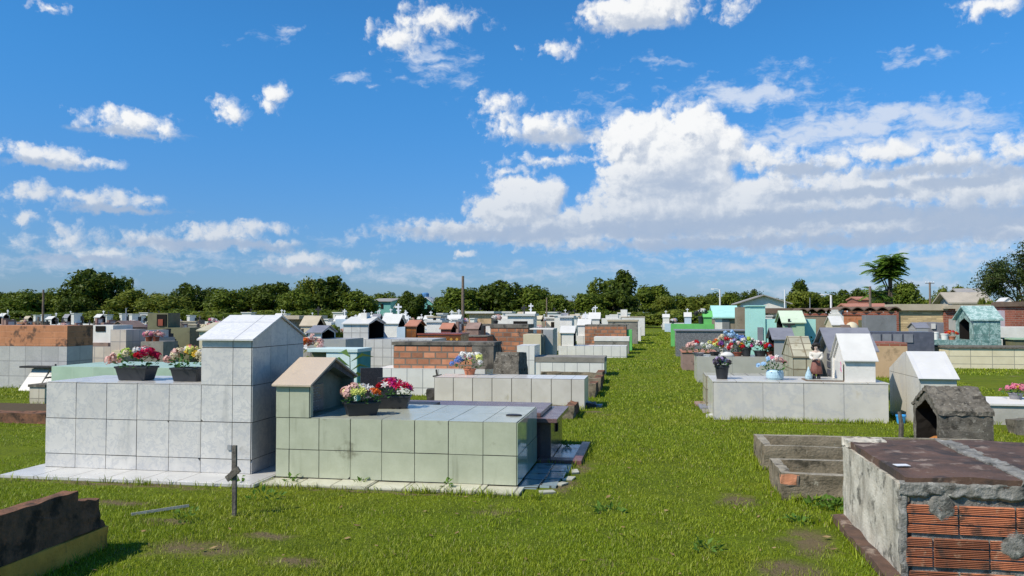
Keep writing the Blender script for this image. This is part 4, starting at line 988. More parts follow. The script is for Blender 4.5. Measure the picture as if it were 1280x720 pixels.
for sx in (-.035, .035): fb_.lathe(sx * sc_, -.108 * sc_, [(.004 * sc_, 1.545 * sc_), (.014 * sc_, 1.55 * sc_), (.004 * sc_, 1.56 * sc_)], m_dk, 6)
fb_.lathe(0, -.118 * sc_, [(.004 * sc_, 1.50 * sc_), (.016 * sc_, 1.505 * sc_), (.006 * sc_, 1.55 * sc_)], m_skin, 6); fb_.box(-.03 * sc_, .03 * sc_, -.112 * sc_, -.104 * sc_, 1.465 * sc_, 1.475 * sc_, m_skirt)
fb_.build('face_details', t, local=True)
sk = MB(); n = 22; pr = [(.13, 1.0), (.19, .85), (.25, .55), (.28, .30), (.265, .29), (.2, .34)]
rings = [[Vector(((rr + .016 * math.sin(7 * 2 * math.pi * k / n)) * math.cos(2 * math.pi * k / n), (rr * .75 + .016 * math.sin(7 * 2 * math.pi * k / n)) * math.sin(2 * math.pi * k / n), z)) * sc_ for k in range(n)] for rr, z in pr]
for r0, r1 in zip(rings, rings[1:]):
    for k in range(n): j = (k + 1) % n; sk.face([r0[k], r0[j], r1[j], r1[k]], m_skirt)
sk.build('skirt', t, local=True, smooth=True)
bk = MB(); bk.box(-.11 * sc_, .07 * sc_, -.33 * sc_, -.24 * sc_, .93 * sc_, 1.0 * sc_, m_dk); bk.build('dark_bundle', t, local=True, bevel=.004)
sh = MB()
for sx in (-.10, .10): sh.lathe(sx * sc_, -.03 * sc_, [(.085 * sc_, 0), (.09 * sc_, .08 * sc_), (.07 * sc_, .2 * sc_), (.05 * sc_, .28 * sc_)], m_dk, 10, 1, 1.4)
sh.build('boots', t, local=True, smooth=True)
bs_ = MB(); bs_.lathe(0, 0, [(.20 * sc_, 0), (.20 * sc_, .02 * sc_), (.18 * sc_, .035 * sc_)], m_white_plain, 16); bs_.build('base', t, local=True)
x = XA(1010, YR + .38); t = thing('blue_white_ornament', 'small blue and white pointed ornament at the feet of the statue', 'ornament', (x, YR + .36, HR + .022))
b = MB(); b.lathe(0, 0, [(.055, 0), (.075, .04), (.06, .1), (.025, .17), (.006, .22)], flat('glazed blue white', (.45, .62, .78), .3, .5, .5, 30), 14, .8, .6); b.build('ornament_body', t, local=True, smooth=True)

# pots on the marble tomb
x = XA(902, YR + .45); flower_pot('round black pot of dark purple and grey flowers on the marble tomb edge', x, YR + .42, HR + .022, 'round', .235, .235, .225, m_black_plastic,
    [('ball', 'lilac', 5, (-.9, .9)), ('ball', 'grey', 8, (-.8, 1)), ('rosette', 'purple', 3, (-.6, .8)), ('ball', 'white', 2, (-.3, .8))], .13, .13, nleaf=26, bs=.05)
x = XA(967, YR + .5); flower_pot('pale blue glazed pot of pink, white and blue flowers on the marble tomb', x, YR + .40, HR + .022, 'bellied', .285, .24, .16, m_blue_pot,
    [('rosette', 'pink', 5, (-.3, .9)), ('ball', 'palepink', 4, (-.4, 1.1)), ('ball', 'white', 4, (-.4, 1)), ('rosette', 'sky', 7, (-1.35, -.3)), ('rosette', 'crimson', 3, (-.1, .6))], .27, .2, nleaf=90, bs=.045)

# steep white grave house to the right, with a front of two tiles
Y = 12.85; x0, x1 = XA(1149, Y), XA(1195, Y)
zf = ZA(1170, 473, Y); zt = ZA(1160, 441, Y + .55)
t = thing('white_grave_house', 'tall white marble grave house with a steep shining roof slope behind the concrete house', 'grave chapel', ((x0 + x1) / 2, Y + .5, 0))
b = MB(); b.o = Vector((x0, Y, zf))
prof = [(Y, -.03), (Y + 1.55, -.03), (Y + 1.55, zf + .05), (Y + .75, zt), (Y + .55, zt), (Y, zf)]
for i in range(6):
    (p, q), (r0, s0) = prof[i], prof[(i + 1) % 6]
    b.face([(x0, p, q), (x0, r0, s0), (x1, r0, s0), (x1, p, q)], m_big_marble)
b.face([(x0, p, q) for p, q in prof], m_big_marble); b.face([(x1, p, q) for p, q in reversed(prof)], m_big_marble)
b.build('walls', t, bevel=.004)
rf = MB(); sl = (zt - zf) / .55
n_ = Vector((0, -sl, 1)).normalized() * .022
lo = [Vector((x0 - .03, Y - .04, zf - .04 * sl + .004)), Vector((x1 + .03, Y - .04, zf - .04 * sl + .004)), Vector((x1 + .03, Y + .56, zt + .006)), Vector((x0 - .03, Y + .56, zt + .006))]
rf.hexa(lo, [p + n_ for p in lo], surf('white roof marble', (.66, .67, .68), (.6, .61, .62), 3, tile=(.44, 3), grout=(.4, .4, .4), gw=.006, vein=((.6, .6, .62), 4, .3), rough=.3)); rf.build('roof', t, bevel=.003)
foot(x0, x1, Y, Y + 1.5)
bx, by = GP(1136, 535)
t = thing('plastic_tub', 'bright blue plastic tub in the grass beside the white grave house', 'tub', (bx + .02, by + .45, 0)); b = pot_mesh('round', .15, .15, .14, m_blue_plastic); b.build('tub', t, local=True)
t = thing('wooden_post', 'short rotten wooden post stuck in the grass left of the blue tub', 'post', (*GP(1126, 548), 0)); b = MB(); b.tube([(0, 0, -.1), (.01, .0, .2), (-.01, .01, .36)], [.035, .032, .024], m_oldwood, 7); b.build('stake', t, local=True)
# low white-topped tomb at the right edge
Y = 13.4; x0 = XA(1222, Y)
tomb('low mottled grey tomb with a white top at the right edge, pink flowers on it', x0, 7.6, Y, Y + 1.1, ZA(1250, 507, Y), surf('mottled grey render', (.46, .46, .44), (.36, .36, .34), 4, stain=((.22, .22, .2), 3, .58, .5), rough=.7), lid=(m_white_plain, .03, .03), name='rendered_tomb')
x = XA(1270, Y + .7); flower_pot('pink and yellow bouquet in a grey pot on the low mottled tomb', x, Y + .75, ZA(1250, 507, Y) + .03, 'round', .22, .2, .10, m_slate, [('rosette', 'pink', 8, (-1, 1)), ('ball', 'pink', 3, (-1, 1)), ('rosette', 'yellow', 3, (-.4, .4))], .14, .2, nleaf=50, bs=.055)
t = thing('dark_stone', 'dark rough stone block in the grass at the right edge', 'stone', (XA(1276, 12.4), 12.4, 0)); b = MB(); b.box(-.12, .4, -.1, .2, -.03, .2, m_concrete_dark); o = b.build('stone_block', t, local=True); rough_up(o, .03, 5, 5, 2)
# ------------------------------------------------------------------ middle distance, left of the path
tomb('long beige tiled tomb with a white tiled top beside the grass path', -3.94, -1.19, 14.25, 15.15, .535, m_beige_tile, m_beige_top)
x, y = GP(592, 470, .535)
flower_pot('terracotta pot of white and blue flowers standing at the head of the beige tomb', XA(588, 15.0), 14.95, .537, 'round', .24, .22, .11, m_terra_pot, [('ball', 'white', 9, (-.8, 1)), ('ball', 'blue', 5, (-1.3, -.5)), ('rosette', 'pink', 4, (-.9, .4)), ('ball', 'lemon', 4, (0, .9))], .36, .28, nleaf=80, bs=.065)
# dark lichen wedge headstone
Y = 15.5; t = thing('wedge_stone', 'dark lichen covered sloping stone wedge between the brick tomb and white tombs', 'headstone', (XA(630, Y), Y, 0))
b = MB(); x0, x1 = XA(611, Y), XA(648, Y); xt0, xt1 = XA(617, Y), XA(646, Y); zt = ZA(630, 441, Y)
b.hexa([Vector((x0, Y - .1, -.02)), Vector((x1, Y - .1, -.02)), Vector((x1 + .12, Y + .75, -.02)), Vector((x0, Y + .75, -.02))], [Vector((xt0, Y + .25, zt)), Vector((xt1, Y + .25, zt)), Vector((xt1 + .1, Y + .6, zt - .02)), Vector((xt0, Y + .6, zt - .02))], m_concrete_dark)
o = b.build('stone', t); rough_up(o, .015, 9, 8, 4); foot(x0, x1, Y, Y + .8)
# brick tomb on white tiled base
Y = 16.1; hB = ZA(540, 461, Y)
tomb('orange brick tomb with blackened plaster end on a white tiled base', XA(470, Y), XA(606, Y), Y, Y + .98, hB, m_white_tile, m_white_plain,
     upper=[(XA(492, Y + .1), XA(590, Y + .1), Y + .1, Y + .9, hB + .003, ZA(540, 432, Y + .1), m_brick, 'brick_wall'), (XA(590, Y + .1) + .002, XA(617, Y + .1), Y + .09, Y + .91, hB + .003, ZA(600, 431, Y + .1), m_plaster_dark, 'plaster_end'),
            (XA(490, Y + .1), XA(618, Y + .1), Y + .08, Y + .93, ZA(540, 431.5, Y + .1), ZA(540, 427.5, Y + .1), m_plaster_dark, 'blackened_top')], name='brick_tomb', rough=0)
t = thing('stone_cross', 'small black cross leaning on a dark stone block in front of the brick tomb', 'cross', (XA(545, 14.9), 14.9, 0))
b = MB(); x0, x1 = XA(536, 14.9), XA(556, 14.9); b.box(x0, x1, 14.75, 15.05, -.03, ZA(545, 486, 14.9), m_black_stone); o = b.build('block', t); rough_up(o, .02, 9, 5, 2)
b = MB(); zb, ztp = ZA(545, 486, 14.9), ZA(545, 462, 14.9); xc = XA(547, 14.9); b.tube([(xc + .03, 14.9, zb), (xc - .03, 14.92, ztp)], .022, m_black_stone, 4); b.tube([(xc - .09, 14.9, zb + .7 * (ztp - zb) - .02), (xc + .08, 14.9, zb + .7 * (ztp - zb) + .01)], .02, m_black_stone, 4); b.build('cross', t)
# mint box behind the green tomb
Y = 12.3; h = ZA(428, 436, Y); x1 = XA(447, Y); x0 = XA(386, Y); xm = XA(408, Y)
t = thing('mint_tomb', 'pale mint rendered box tomb with a teal end, just behind the green niche', 'tomb', ((x0 + x1) / 2, Y + .3, 0))
b = MB(); b.box(xm, x1 - .012, Y, Y + .62, -.03, h - .06, m_mint_plain); b.build('body', t)
b = MB(); b.box(x1 - .010, x1, Y + .002, Y + .62, -.03, h - .06, m_teal_plain); b.build('teal_end', t)
b = MB(); b.box(x0, xm - .003, Y + .12, Y + .62, -.03, h - .06, m_olive); b.build('side_block', t)
b = MB(); b.box(x0 - .02, x1 + .01, Y - .02, Y + .64, h - .058, h, m_mint_plain); b.build('lid', t, bevel=.006); foot(x0, x1, Y, Y + .6)
# leafy stem plant
def stem_plant(label, x, y, z0, h, n, m, L=.16, seed=1, name='leafy_plant'):
    r = random.Random(seed); t = thing(name, label, 'plant', (x, y, z0))
    b = MB(); b.tube([(0, 0, 0), (.02, .0, h * .5), (.0, .01, h)], [.012, .010, .005], m_silk, 6); b.build('stem', t, local=True)
    b = MB()
    for i in range(n):
        z = h * (.25 + .75 * i / n); s = 1 if i % 2 else -1; a = r.uniform(-.6, .6); o = Vector((s * math.cos(a), math.sin(a), .45)); o.normalize(); sd = o.cross(Vector((0, 0, 1))).normalized()
        p = Vector((.01, 0, z)); l = L * r.uniform(.8, 1.15)
        q1 = p + o * l * .5 + Vector((0, 0, .03)); q2 = p + o * l - Vector((0, 0, l * .22)); sd = (sd + Vector((0, -.3, .55))).normalized()
        b.face([p, q1 + sd * l * .17, q2, q1 - sd * l * .17], m)
    b.build('leaves', t, local=True, weld=False); return t
m_leafy = leafm('glossy plant leaf', (.06, .13, .03), (.12, .2, .05), .2, .35)
stem_plant('upright leafy plant with arched leaves in front of the mint box tomb', XA(437, 10.9), 10.9, 0, ZA(437, 441, 10.9), 13, m_leafy, .34, 4)
stem_plant('small yellowish green plant between the tall white chapel and the mint tomb', XA(378, 12.0), 12.0, 0, ZA(378, 438, 12), 16, leafm('yellow plant leaf', (.22, .26, .05), (.34, .36, .1), .25), .16, 9)
# long white small tile tomb with dormered chapel
TP('long white small tiled tomb with a grey roofed chapel carrying a little cap tower', 415, 540, 20.6, 424, 1.5, m_white_tile2, ch=(429, 460, 405, 397, 1.35, m_white_tile2, m_white_roof, '+', 'x', dict(depth=.5, gover=.04)), up=[(451, 458, .5, .3, ZA(454, 401, 20.6), 391, m_white_plain, 'cap_tower')])
TP('grey plastered low tomb with a small dark gabled chapel, left of the green bush', 384, 432, 18.2, 424, 1.2, m_grey_wall, ch=(385, 401, 416, 408, .9, m_white_plain, m_slate, '+', 'x', dict(depth=.4)))
# row along the path
TP('white tiled tomb with a lichen blackened top edge beside the path', 660, 755, 21.9, 453, 1.2, m_white_tile, lid=(m_concrete, .14, .01), up=[(646, 668, -.03, 1.1, 0, 432, m_white_tile, 'white_head_block')])
TP('cream cement block tomb with grey pillars behind the blackened white tomb', 654, 676, 25.0, 418, 1.0, m_cream, up=[(676, 679, .1, .5, 0, 419, m_concrete, 'pillar')])
TP('tall grey upright cement slab tomb with a white cap beside the cream block', 679, 691, 25.6, 412, 1.2, m_grey_wall, up=[(662, 692, .1, 1.0, None, 410.5, m_white_plain, 'cap')])
TP('white tiled tomb with a narrow white chapel at its head, left of the path', 698, 783, 31.0, 432.5, 1.25, m_white_tile, ch=(701, 717, 416, 408, 1.0, m_white_plain, m_white_roof, '+', 'x', dict(depth=.3)), up=[(697, 702, .05, .6, None, 415, m_cream, 'cream_post')])
TP('stained grey cement ledge tomb behind the white tiled tomb by the path', 743, 786, 34.2, 426.5, 1.0, m_concrete, lid=(m_white_plain, .18, .02))
TP('long rough orange brick tomb beside the path with a green end box', 731, 783, 37.2, 408, 1.3, m_brick_far, lid=(m_plaster_dark, .08, .0), up=[(784, 790, .1, .6, 0, 412, m_vivid, 'green_end_box')], name='brick_tomb')
TP('brick tomb with a blackened top behind the wedge stone', 613, 660, 28.0, 410, 1.3, m_brick_far, lid=(m_plaster_dark, .13, .02), name='brick_tomb')
TP('long low grey cement tomb far down the path edge', 760, 797, 45.5, 402, 1.3, m_concrete, lid=(m_tan_slab, .10, .04), name='rendered_tomb')
TP('white plastered tomb beyond the grey one far down the path edge', 775, 801, 50, 409, 1.3, m_white_plain)
TP('far pale grey long tomb with a white square tower near the end of the path', 777, 806, 62, 397, 2.2, m_white_plain, lid=(m_tan_slab, .08, .02), up=[(776, 784, .2, 1.2, None, 387, m_white_plain, 'square_tower'), (762, 772, .2, 1.3, 0, 393, m_white_plain, 'white_block')])
TP('white box chapel with an overhanging flat cap, left of the orange brick tomb', 700, 715, 41, 397, 1.2, m_white_plain, lid=(m_white_roof, .10, .1), name='box_chapel', cat='grave chapel')
TP('narrow white box chapel beside the flat capped one', 693, 700, 43, 395, 1.2, m_white_plain, lid=(m_white_roof, .08, .06), name='box_chapel', cat='grave chapel')
TP('low cream chapel with pale roof among the far white tombs', 727, 741, 52, 401, 1.5, m_cream, ch=(728, 741, 398, 394, 1.2, m_cream, m_white_roof, '+', 'x'))
TP('long low white tomb row end left of the square tower', 752, 776, 57, 398, 1.5, m_white_plain, up=[(757, 773, .1, 1.2, None, 394, m_white_roof, 'slab')])
TP('white stepped double tower tomb in front of the dark trees', 622, 639, 46, 398, 1.4, m_white_plain, up=[(628, 639, .1, 1.2, None, 391, m_white_plain, 'tower'), (622, 628, .1, 1.1, None, 394, m_white_plain, 'small_tower'), (627, 640, 0, 1.4, ZA(633, 391, 46), 389.3, m_white_roof, 'cap')])
TP('small white capped pillar tomb right of the double tower', 645, 653, 44, 397, 1.1, m_white_plain, lid=(m_white_roof, .1, .08), name='box_chapel', cat='grave chapel')
TP('cream chapel tomb with dark niches below the flag pole', 664, 677, 43, 402, 1.3, m_cream, ch=(666, 676, 399, 395, 1.0, m_cream, m_cream, '+', 'x'))
TP('peach mausoleum with a flat white roof in front of the trees', 586, 614, 60, 391.8, 3.2, m_peach, lid=(m_white_roof, .16, .25), name='mausoleum', cat='mausoleum')
TP('white monument with an arched slot under a flat slab', 533, 551, 31, 403, .9, m_white_plain, lid=(m_white_roof, .09, .06), up=[(534, 541, .0, .8, None, 397, m_white_plain, 'left_leg'), (545, 550, .0, .8, None, 397, m_white_plain, 'right_leg'), (533, 551, -.04, .9, ZA(540, 397, 31), 395, m_tan_slab, 'top_slab')])
TP('amber patterned tile tomb with a matching little gabled chapel', 522, 576, 22.4, 419, 1.0, m_amber, lid=(m_red_tile, .05, .02), ch=(508, 520, 407.5, 401, .9, m_amber, m_terracotta, '+', 'x', dict(z0=0, depth=.35)), up=[(514, 523, .02, .8, 0, 423, m_red_tile, 'low_step')])
b = MB(); Y = 22.4
for k in range(7):
    for zz in (0, 1):
        xx, zc = XA(528 + 7.2 * k, Y), ZA(540, 424 + 6 * zz, Y); q = .05
        b.hexa([Vector((xx - q, Y - .001, zc)), Vector((xx, Y - .001, zc - q)), Vector((xx + q, Y - .001, zc)), Vector((xx, Y - .001, zc + q))], [Vector((xx - q, Y - .008, zc)), Vector((xx, Y - .008, zc - q)), Vector((xx + q, Y - .008, zc)), Vector((xx, Y - .008, zc + q))], m_amber_dot)
am = [o for o in S.objects if o.get('label', '').startswith('amber')][0]; b.build('tile_ornament', am); tag([o for o in KIDS[am.name]][-1], kind='stuff')
TP('dark red tiled low tomb with a red gabled chapel right of the amber tomb', 551, 609, 26.2, 421, 1.0, m_red_tile, lid=(m_plaster_dark, .04, .02), ch=(551, 563, 411, 404.5, .8, m_red_tile, m_terracotta, '+', 'x', dict(z0=0, depth=.3)))
TP('pinkish brown gabled grave house right of the telegraph pole', 583, 598, 29, 413, .9, m_redbrown, ch=(583, 597, 411, 404, .9, m_redbrown, m_redbrown, '+', 'x', dict(z0=0, depth=.4)))
TP('narrow black upright stele beside the pinkish brown grave house', 601, 605, 27.5, 407, .3, m_dark_granite, name='stele', cat='headstone')
TP('small white cement tomb with a rounded head right of the black stele', 605, 613, 30, 416, 1.0, m_white_plain, up=[(606, 613, .1, .6, None, 408, m_white_plain, 'head')])
TP('pale blue plastered box tomb left of the amber chapel', 496, 508, 27, 409, .9, m_blue_plain)
TP('white box tower tomb in front of the teal house', 490, 500, 44, 399, 1.2, m_white_plain, up=[(491, 500, .1, .9, None, 394, m_white_roof, 'tower')])
TP('long white low tomb left of the white box tower', 470, 490, 46, 401, 1.4, m_white_plain)
TP('small dark roofed grave house right of the dormered chapel', 462, 472, 25, 421, .8, m_grey_wall, ch=(462, 472, 420, 412, .8, m_dark_granite, m_slate, None, 'y'))
TP('pink and grey small tomb cluster head with a dark niche', 474, 486, 30, 412, .9, m_redbrown, up=[(475, 480, -.02, .5, None, 408, m_white_plain, 'head')])

# ------------------------------------------------------------------ far left
Y = 16.1
tomb('tall tomb with an orange clay upper band over large white tiles, far left', -16.6, -13.02, Y, Y + .85, ZA(60, 433, Y), surf('large white tile', (.56, .56, .56), (.48, .48, .48), 3, tile=(.42, .34), grout=(.2, .19, .18), gw=.008, vein=((.36, .36, .35), 9, .4), stain=((.3, .28, .22), 2.5, .6, .5), rough=.4),
     upper=[(-16.6, -13.02, Y, Y + .85, ZA(60, 432.9, Y), ZA(60, 407, Y), m_orange_top, 'clay_band')], name='clay_topped_tomb')
t = thing('marble_slab', 'two pale marble slabs leaning on the tall clay topped tomb under a black rail', 'slabs', (-13.4, 15.8, 0))
for a, c in ((30, 53), (54, 78)):
    b = MB(); x0, x1 = XA(a, 15.7), XA(c, 15.7); z1 = ZA(a, 460, 15.9); b.hexa([Vector((x0, 15.55, 0)), Vector((x1, 15.55, 0)), Vector((x1, 15.6, 0)), Vector((x0, 15.6, 0))], [Vector((x0 + .04, 15.95, z1)), Vector((x1, 15.95, z1)), Vector((x1, 16.0, z1)), Vector((x0 + .04, 16.0, z1))], m_big_marble); b.build('slab', t)
b = MB(); b.box(XA(29, 15.9), XA(110, 15.9), 15.8, 16.05, z1 + .004, z1 + .045, m_dark_granite); b.build('rail', t)
t = thing('iron_cross', 'thin black iron cross in front of the leaning marble slabs, far left', 'cross', (XA(70, 14.6), 14.6, 0))
b = MB(); x = XA(70, 14.6); b.tube([(x, 14.6, -.05), (x, 14.6, ZA(70, 455, 14.6))], .018, m_dark_granite, 6); b.build('post', t)
b = MB(); b.tube([(XA(57, 14.6), 14.6, ZA(60, 472.5, 14.6)), (XA(76, 14.6), 14.6, ZA(74, 470, 14.6))], .018, m_dark_granite, 6); b.build('arm', t)
tomb('small cream tiled pillar tomb with a dark cap left of the white marble tomb', XA(38, 13.2), XA(57, 13.2), 13.2, 13.8, ZA(48, 484, 13.2), m_cream_tile, lid=(m_concrete_dark, .05, .02))
t = thing('grave_kerb', 'long low charred brown grave kerb in the grass at the left edge', 'grave kerb', (-11, 11.1, 0))
b = MB(); b.o = Vector((-14, 10.8, .25)); b.box(-14.5, XA(61, 11.0), 10.95, 11.2, -.03, ZA(30, 516, 11), m_dark_brick); o = b.build('kerb_wall', t); rough_up(o, .03, 4, 18, 2)
b = MB(); b.box(-14.5, XA(61, 11.0), 11.22, 12.3, -.03, .14, m_soil); o = b.build('soil', t); foot(-14.5, -7.4, 10.9, 12.3)
Y = 9.85; tomb('mint green tiled low tomb between the white marble tomb and the pinkish tombs', -8.2, XA(252, Y) - .0, Y, Y + 1.2, ZA(150, 459, Y), m_mint_tile)
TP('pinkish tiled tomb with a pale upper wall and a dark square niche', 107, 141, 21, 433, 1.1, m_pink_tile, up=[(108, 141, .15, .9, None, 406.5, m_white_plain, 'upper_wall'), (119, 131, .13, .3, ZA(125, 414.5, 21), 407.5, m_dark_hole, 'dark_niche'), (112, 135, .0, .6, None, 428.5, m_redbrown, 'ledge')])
TP('stepped pinkish tile tower tomb right of the dark niche', 138, 157.5, 20.2, 412, .85, m_pink_tile, up=[(139.5, 150, -.22, .2, ZA(145, 452, 20.2), 438, m_cream, 'cream_plate')])
TP('low pinkish brown ruin roofs on the tower tomb tiles', 138, 158, 24, 410.5, 1.2, m_redbrown, ch=(138, 158, 409, 402, 1.0, m_redbrown, m_redbrown, None, 'y'))
TP('grey tiled tomb with brown slats in front of the olive tomb', 160, 182, 21.8, 423, 1.5, m_grey_wall, up=[(160, 173, .1, .9, None, 413, m_brown_slab, 'brown_slats'), (173, 181, .1, 1.2, None, 413, m_white_tile2, 'white_block')])
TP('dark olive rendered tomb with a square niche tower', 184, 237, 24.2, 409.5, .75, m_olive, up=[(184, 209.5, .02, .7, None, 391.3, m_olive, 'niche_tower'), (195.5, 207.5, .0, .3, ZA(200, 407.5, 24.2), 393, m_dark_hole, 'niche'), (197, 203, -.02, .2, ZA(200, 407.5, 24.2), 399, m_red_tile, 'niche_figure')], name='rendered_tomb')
Y = 23.4; t = thing('stepped_shadow', 'black stepped shape standing in for a shadow on the olive tomb', 'shadow shape', (XA(208, Y), Y, 0))  # dark steps added in place of a shadow on the olive wall
for i, (a, c, yt) in enumerate(((199, 218, 431), (202, 215, 424), (203.5, 212.5, 417), (205.5, 210, 411))):
    b = MB(); b.box(XA(a, Y), XA(c, Y), Y - .2 + i * .03, Y + .25 - i * .03, -.02 if i == 0 else ZA(208, (431, 424, 417)[i - 1], Y) + .002, ZA(208, yt, Y), m_black_stone); o = b.build('step', t); rough_up(o, .02, 7, 3, i)
Y = 20.6
for px, c_ in ((186, 'nearer to the tower'), (195, 'nearer to the black stepped shadow shape')):
    flower_pot('small dark pot of pale pink flowers, ' + c_, XA(px, Y), Y, ZA(190, 427, Y), 'round', .2, .2, .14, m_red_tile, [('ball', 'palepink', 10, (-1, 1)), ('ball', 'pink', 4, (-1, 1))], .14, .16, nleaf=16, bs=.06, group='small pots of pink flowers')
TP('grey cement shelf tomb carrying two small pots of pink flowers', 176, 204, 20.4, 427, .7, m_concrete)
shrine('cream chapel with a mossy pale roof behind the yellow flowers', 249, 268, 17.2, 480, 413.5, 404.5, 1.4, m_cream, surf('mossy pale roof', (.50, .46, .33), (.42, .38, .26), 4, stain=((.2, .2, .1), 4, .56, .5), rough=.7), None)
TP('brown mausoleum under a flat cream slab roof behind the tall white chapel', 336, 370, 33, 399, 2.6, m_brown_block, lid=(m_tan_slab, .16, .25), name='mausoleum', cat='mausoleum')
TP('white plastered box tomb right of the brown mausoleum', 374, 387, 34, 401, 1.3, m_white_plain)
TP('long low white tomb right of the white box, behind the green bush', 391, 414, 38, 403, 1.4, m_white_plain)
TP('pale blue plastered tomb beside the dormered chapel', 419, 433, 36, 399, 1.3, m_blue_plain)
flower_pot('tall grey vase of faded pink flowers behind the tall white chapel', XA(381, 12.6), 12.9, 0, 'round', .3, .3, ZA(381, 437, 12.8), m_concrete, [('ball', 'palepink', 9, (-1, 1)), ('ball', 'orange', 3, (-1, 0)), ('ball', 'cream', 2, (0, 1))], .3, .2, nleaf=30, bs=.06)

# ruined low kerbs along the path edge
for (a, c, Y, yt, dep, lab) in ((700, 717, 12.9, 508, .5, 'small dark ruined kerb block beside the purple granite tomb end'), (728, 744, 16.3, 480, .5, 'dark broken kerb block just past the beige tomb'), (732, 750, 17.6, 473, .6, 'dark broken kerb with red top behind the other broken kerb'), (737, 752, 19.4, 466, .6, 'third dark broken kerb before the white tiled tomb')):
    x0, x1 = XA(a, Y), XA(c, Y); t = thing('broken_kerb', lab, 'grave kerb', ((x0 + x1) / 2, Y, 0))
    b = MB(); b.o = Vector((x0, Y, .3)); b.box(x0 - 1.2, x1, Y, Y + .16, -.03, ZA(c, yt, Y), m_kerb_concrete); o = b.build('front_wall', t); rough_up(o, .03, 6, 8, 2)
    b = MB(); b.o = Vector((x0, Y, .3)); b.box(x1 - .16, x1 - .002, Y + .162, Y + dep + .5, -.03, ZA(c, yt, Y) - .02, m_dark_brick); o = b.build('end_wall', t); rough_up(o, .03, 6, 8, 5); foot(x0 - 1.2, x1, Y, Y + dep + .5)
t = thing('rubble_stones', 'grey stones and rubble lying in the grass at the beige tomb corner', 'rubble', (XA(740, 14.6), 14.6, 0))
r = random.Random(3)
for i in range(4):
    b = MB(); x, y = XA(735, 14.6) + r.uniform(-.05, .35), 14.3 + r.uniform(0, .5); s = r.uniform(.06, .14); b.box(x - s, x + s, y - s * .7, y + s * .7, -.02, s * .7, m_slate if i % 2 else m_black_stone, jig=s * .3); b.build('stone', t)
# ------------------------------------------------------------------ middle distance, right of the path
TP('low cracked yellow tile tomb hidden behind the marble tomb', 882, 975, 14.9, 471, .9, m_old_yellow)
R2 = TP('grey plated tomb with a slate roofed chapel, crowded with flower pots', 871, 992, 20.3, 446.5, 1.3, m_grey_plate, ch=(968, 991, 424, 411, 1.05, m_grey_wall, m_slate, '-', 'x', dict(depth=.35, gover=.06)))
H2 = ZA(930, 446.5, 20.3)
def pot2(px, Y, lab, m, bl, w=.26, ph=.17, fh=.26, fr=.22, z=H2, sh='round'):
    flower_pot(lab, XA(px, Y), Y, z + .004, sh, w, w, ph, m, bl, fh, fr, nleaf=36, bs=.055, lsize=.08)
pot2(873, 20.75, 'bouquet of red and white flowers at the near end of the plated grey tomb', m_slate, [('ball', 'palepink', 6, (-1.2, .4)), ('ball', 'red', 4, (-1, 1.1)), ('ball', 'white', 7, (-.3, 1))], .3, .08, .34, .34)
pot2(893, 21.0, 'bouquet of yellow and orange flowers second along the plated grey tomb', m_black_plastic, [('ball', 'lemon', 6, (-1, .3)), ('ball', 'orange', 6, (-.6, .8)), ('ball', 'purple', 3, (.2, 1))], .26, .09, .34, .28)
pot2(905, 21.35, 'bouquet of cream and dark red flowers behind the orange bouquet', m_white_plain, [('ball', 'cream', 5, (-1, .4)), ('ball', 'red', 3, (-.3, 1)), ('ball', 'white', 3, (-.5, 1)), ('ball', 'palepink', 3, (-1, 1))], .24, .2, .34, .24)
pot2(913, 21.45, 'tall bouquet of sky blue flowers on the plated grey tomb', m_white_plain, [('ball', 'sky', 10, (-1, 1)), ('ball', 'white', 3, (-1, 1))], .24, .3, .36, .24)
pot2(921, 20.75, 'low pot of deep red flowers in the middle of the plated grey tomb', m_red_tile, [('ball', 'red', 6, (-1, 1)), ('ball', 'palepink', 4, (-1, 1)), ('ball', 'yellow', 1, (.4, .9))], .26, .1, .26, .22)
pot2(926, 21.3, 'bouquet of strong blue flowers behind the deep red pot', m_black_plastic, [('ball', 'blue', 10, (-1, 1)), ('ball', 'lilac', 3, (-1, 1))], .22, .2, .34, .22)
pot2(933, 20.7, 'black pot of white and green flowers on the plated grey tomb', m_black_plastic, [('ball', 'white', 6, (-1, 1)), ('ball', 'lime', 3, (-1, 1))], .24, .22, .34, .22)
pot2(950, 20.75, 'black pot of white and magenta flowers next to the slate roofed chapel', m_black_plastic, [('ball', 'magenta', 5, (-1, .1)), ('ball', 'white', 6, (-.5, 1)), ('ball', 'blue', 5, (0, 1))], .32, .14, .26, .28)
pot2(961, 20.75, 'single red bouquet touching the slate roofed chapel', m_red_tile, [('ball', 'red', 6, (-1, 1)), ('ball', 'orange', 3, (-1, 1))], .16, .12, .22, .12)
x = XA(909, 20.5); t = thing('white_bundle', 'crumpled white cloth bundle on the edge of the plated grey tomb', 'cloth bundle', (x, 20.5, H2 + .002)); b = MB(); b.lathe(0, 0, [(.15, 0), (.13, .06), (.06, .11), (.01, .12)], m_white_roof, 12, 1.2, .7); o = b.build('cloth', t, local=True, smooth=True); rough_up(o, .015, 14, 0, 2)
TP('low terracotta topped tomb in front of the speckled granite slab', 853, 895, 24.5, 441, 1.6, m_redbrown, lid=(m_terracotta, .04, .03), up=[(853, 868, .5, .7, None, 434, m_concrete_dark, 'dark_step')])
TP('large speckled grey granite slab tomb on the right of the path', 845, 933, 32.5, 414, 1.7, m_grey_granite, lid=(m_slate, .05, .05), name='granite_tomb')
TP('vivid green painted tomb with a tall green gable end', 839, 893, 42, 405, 1.0, m_vivid, ch=(880, 890, 396, 389, .9, m_vivid, m_vivid, None, 'x', dict(z0=0)))
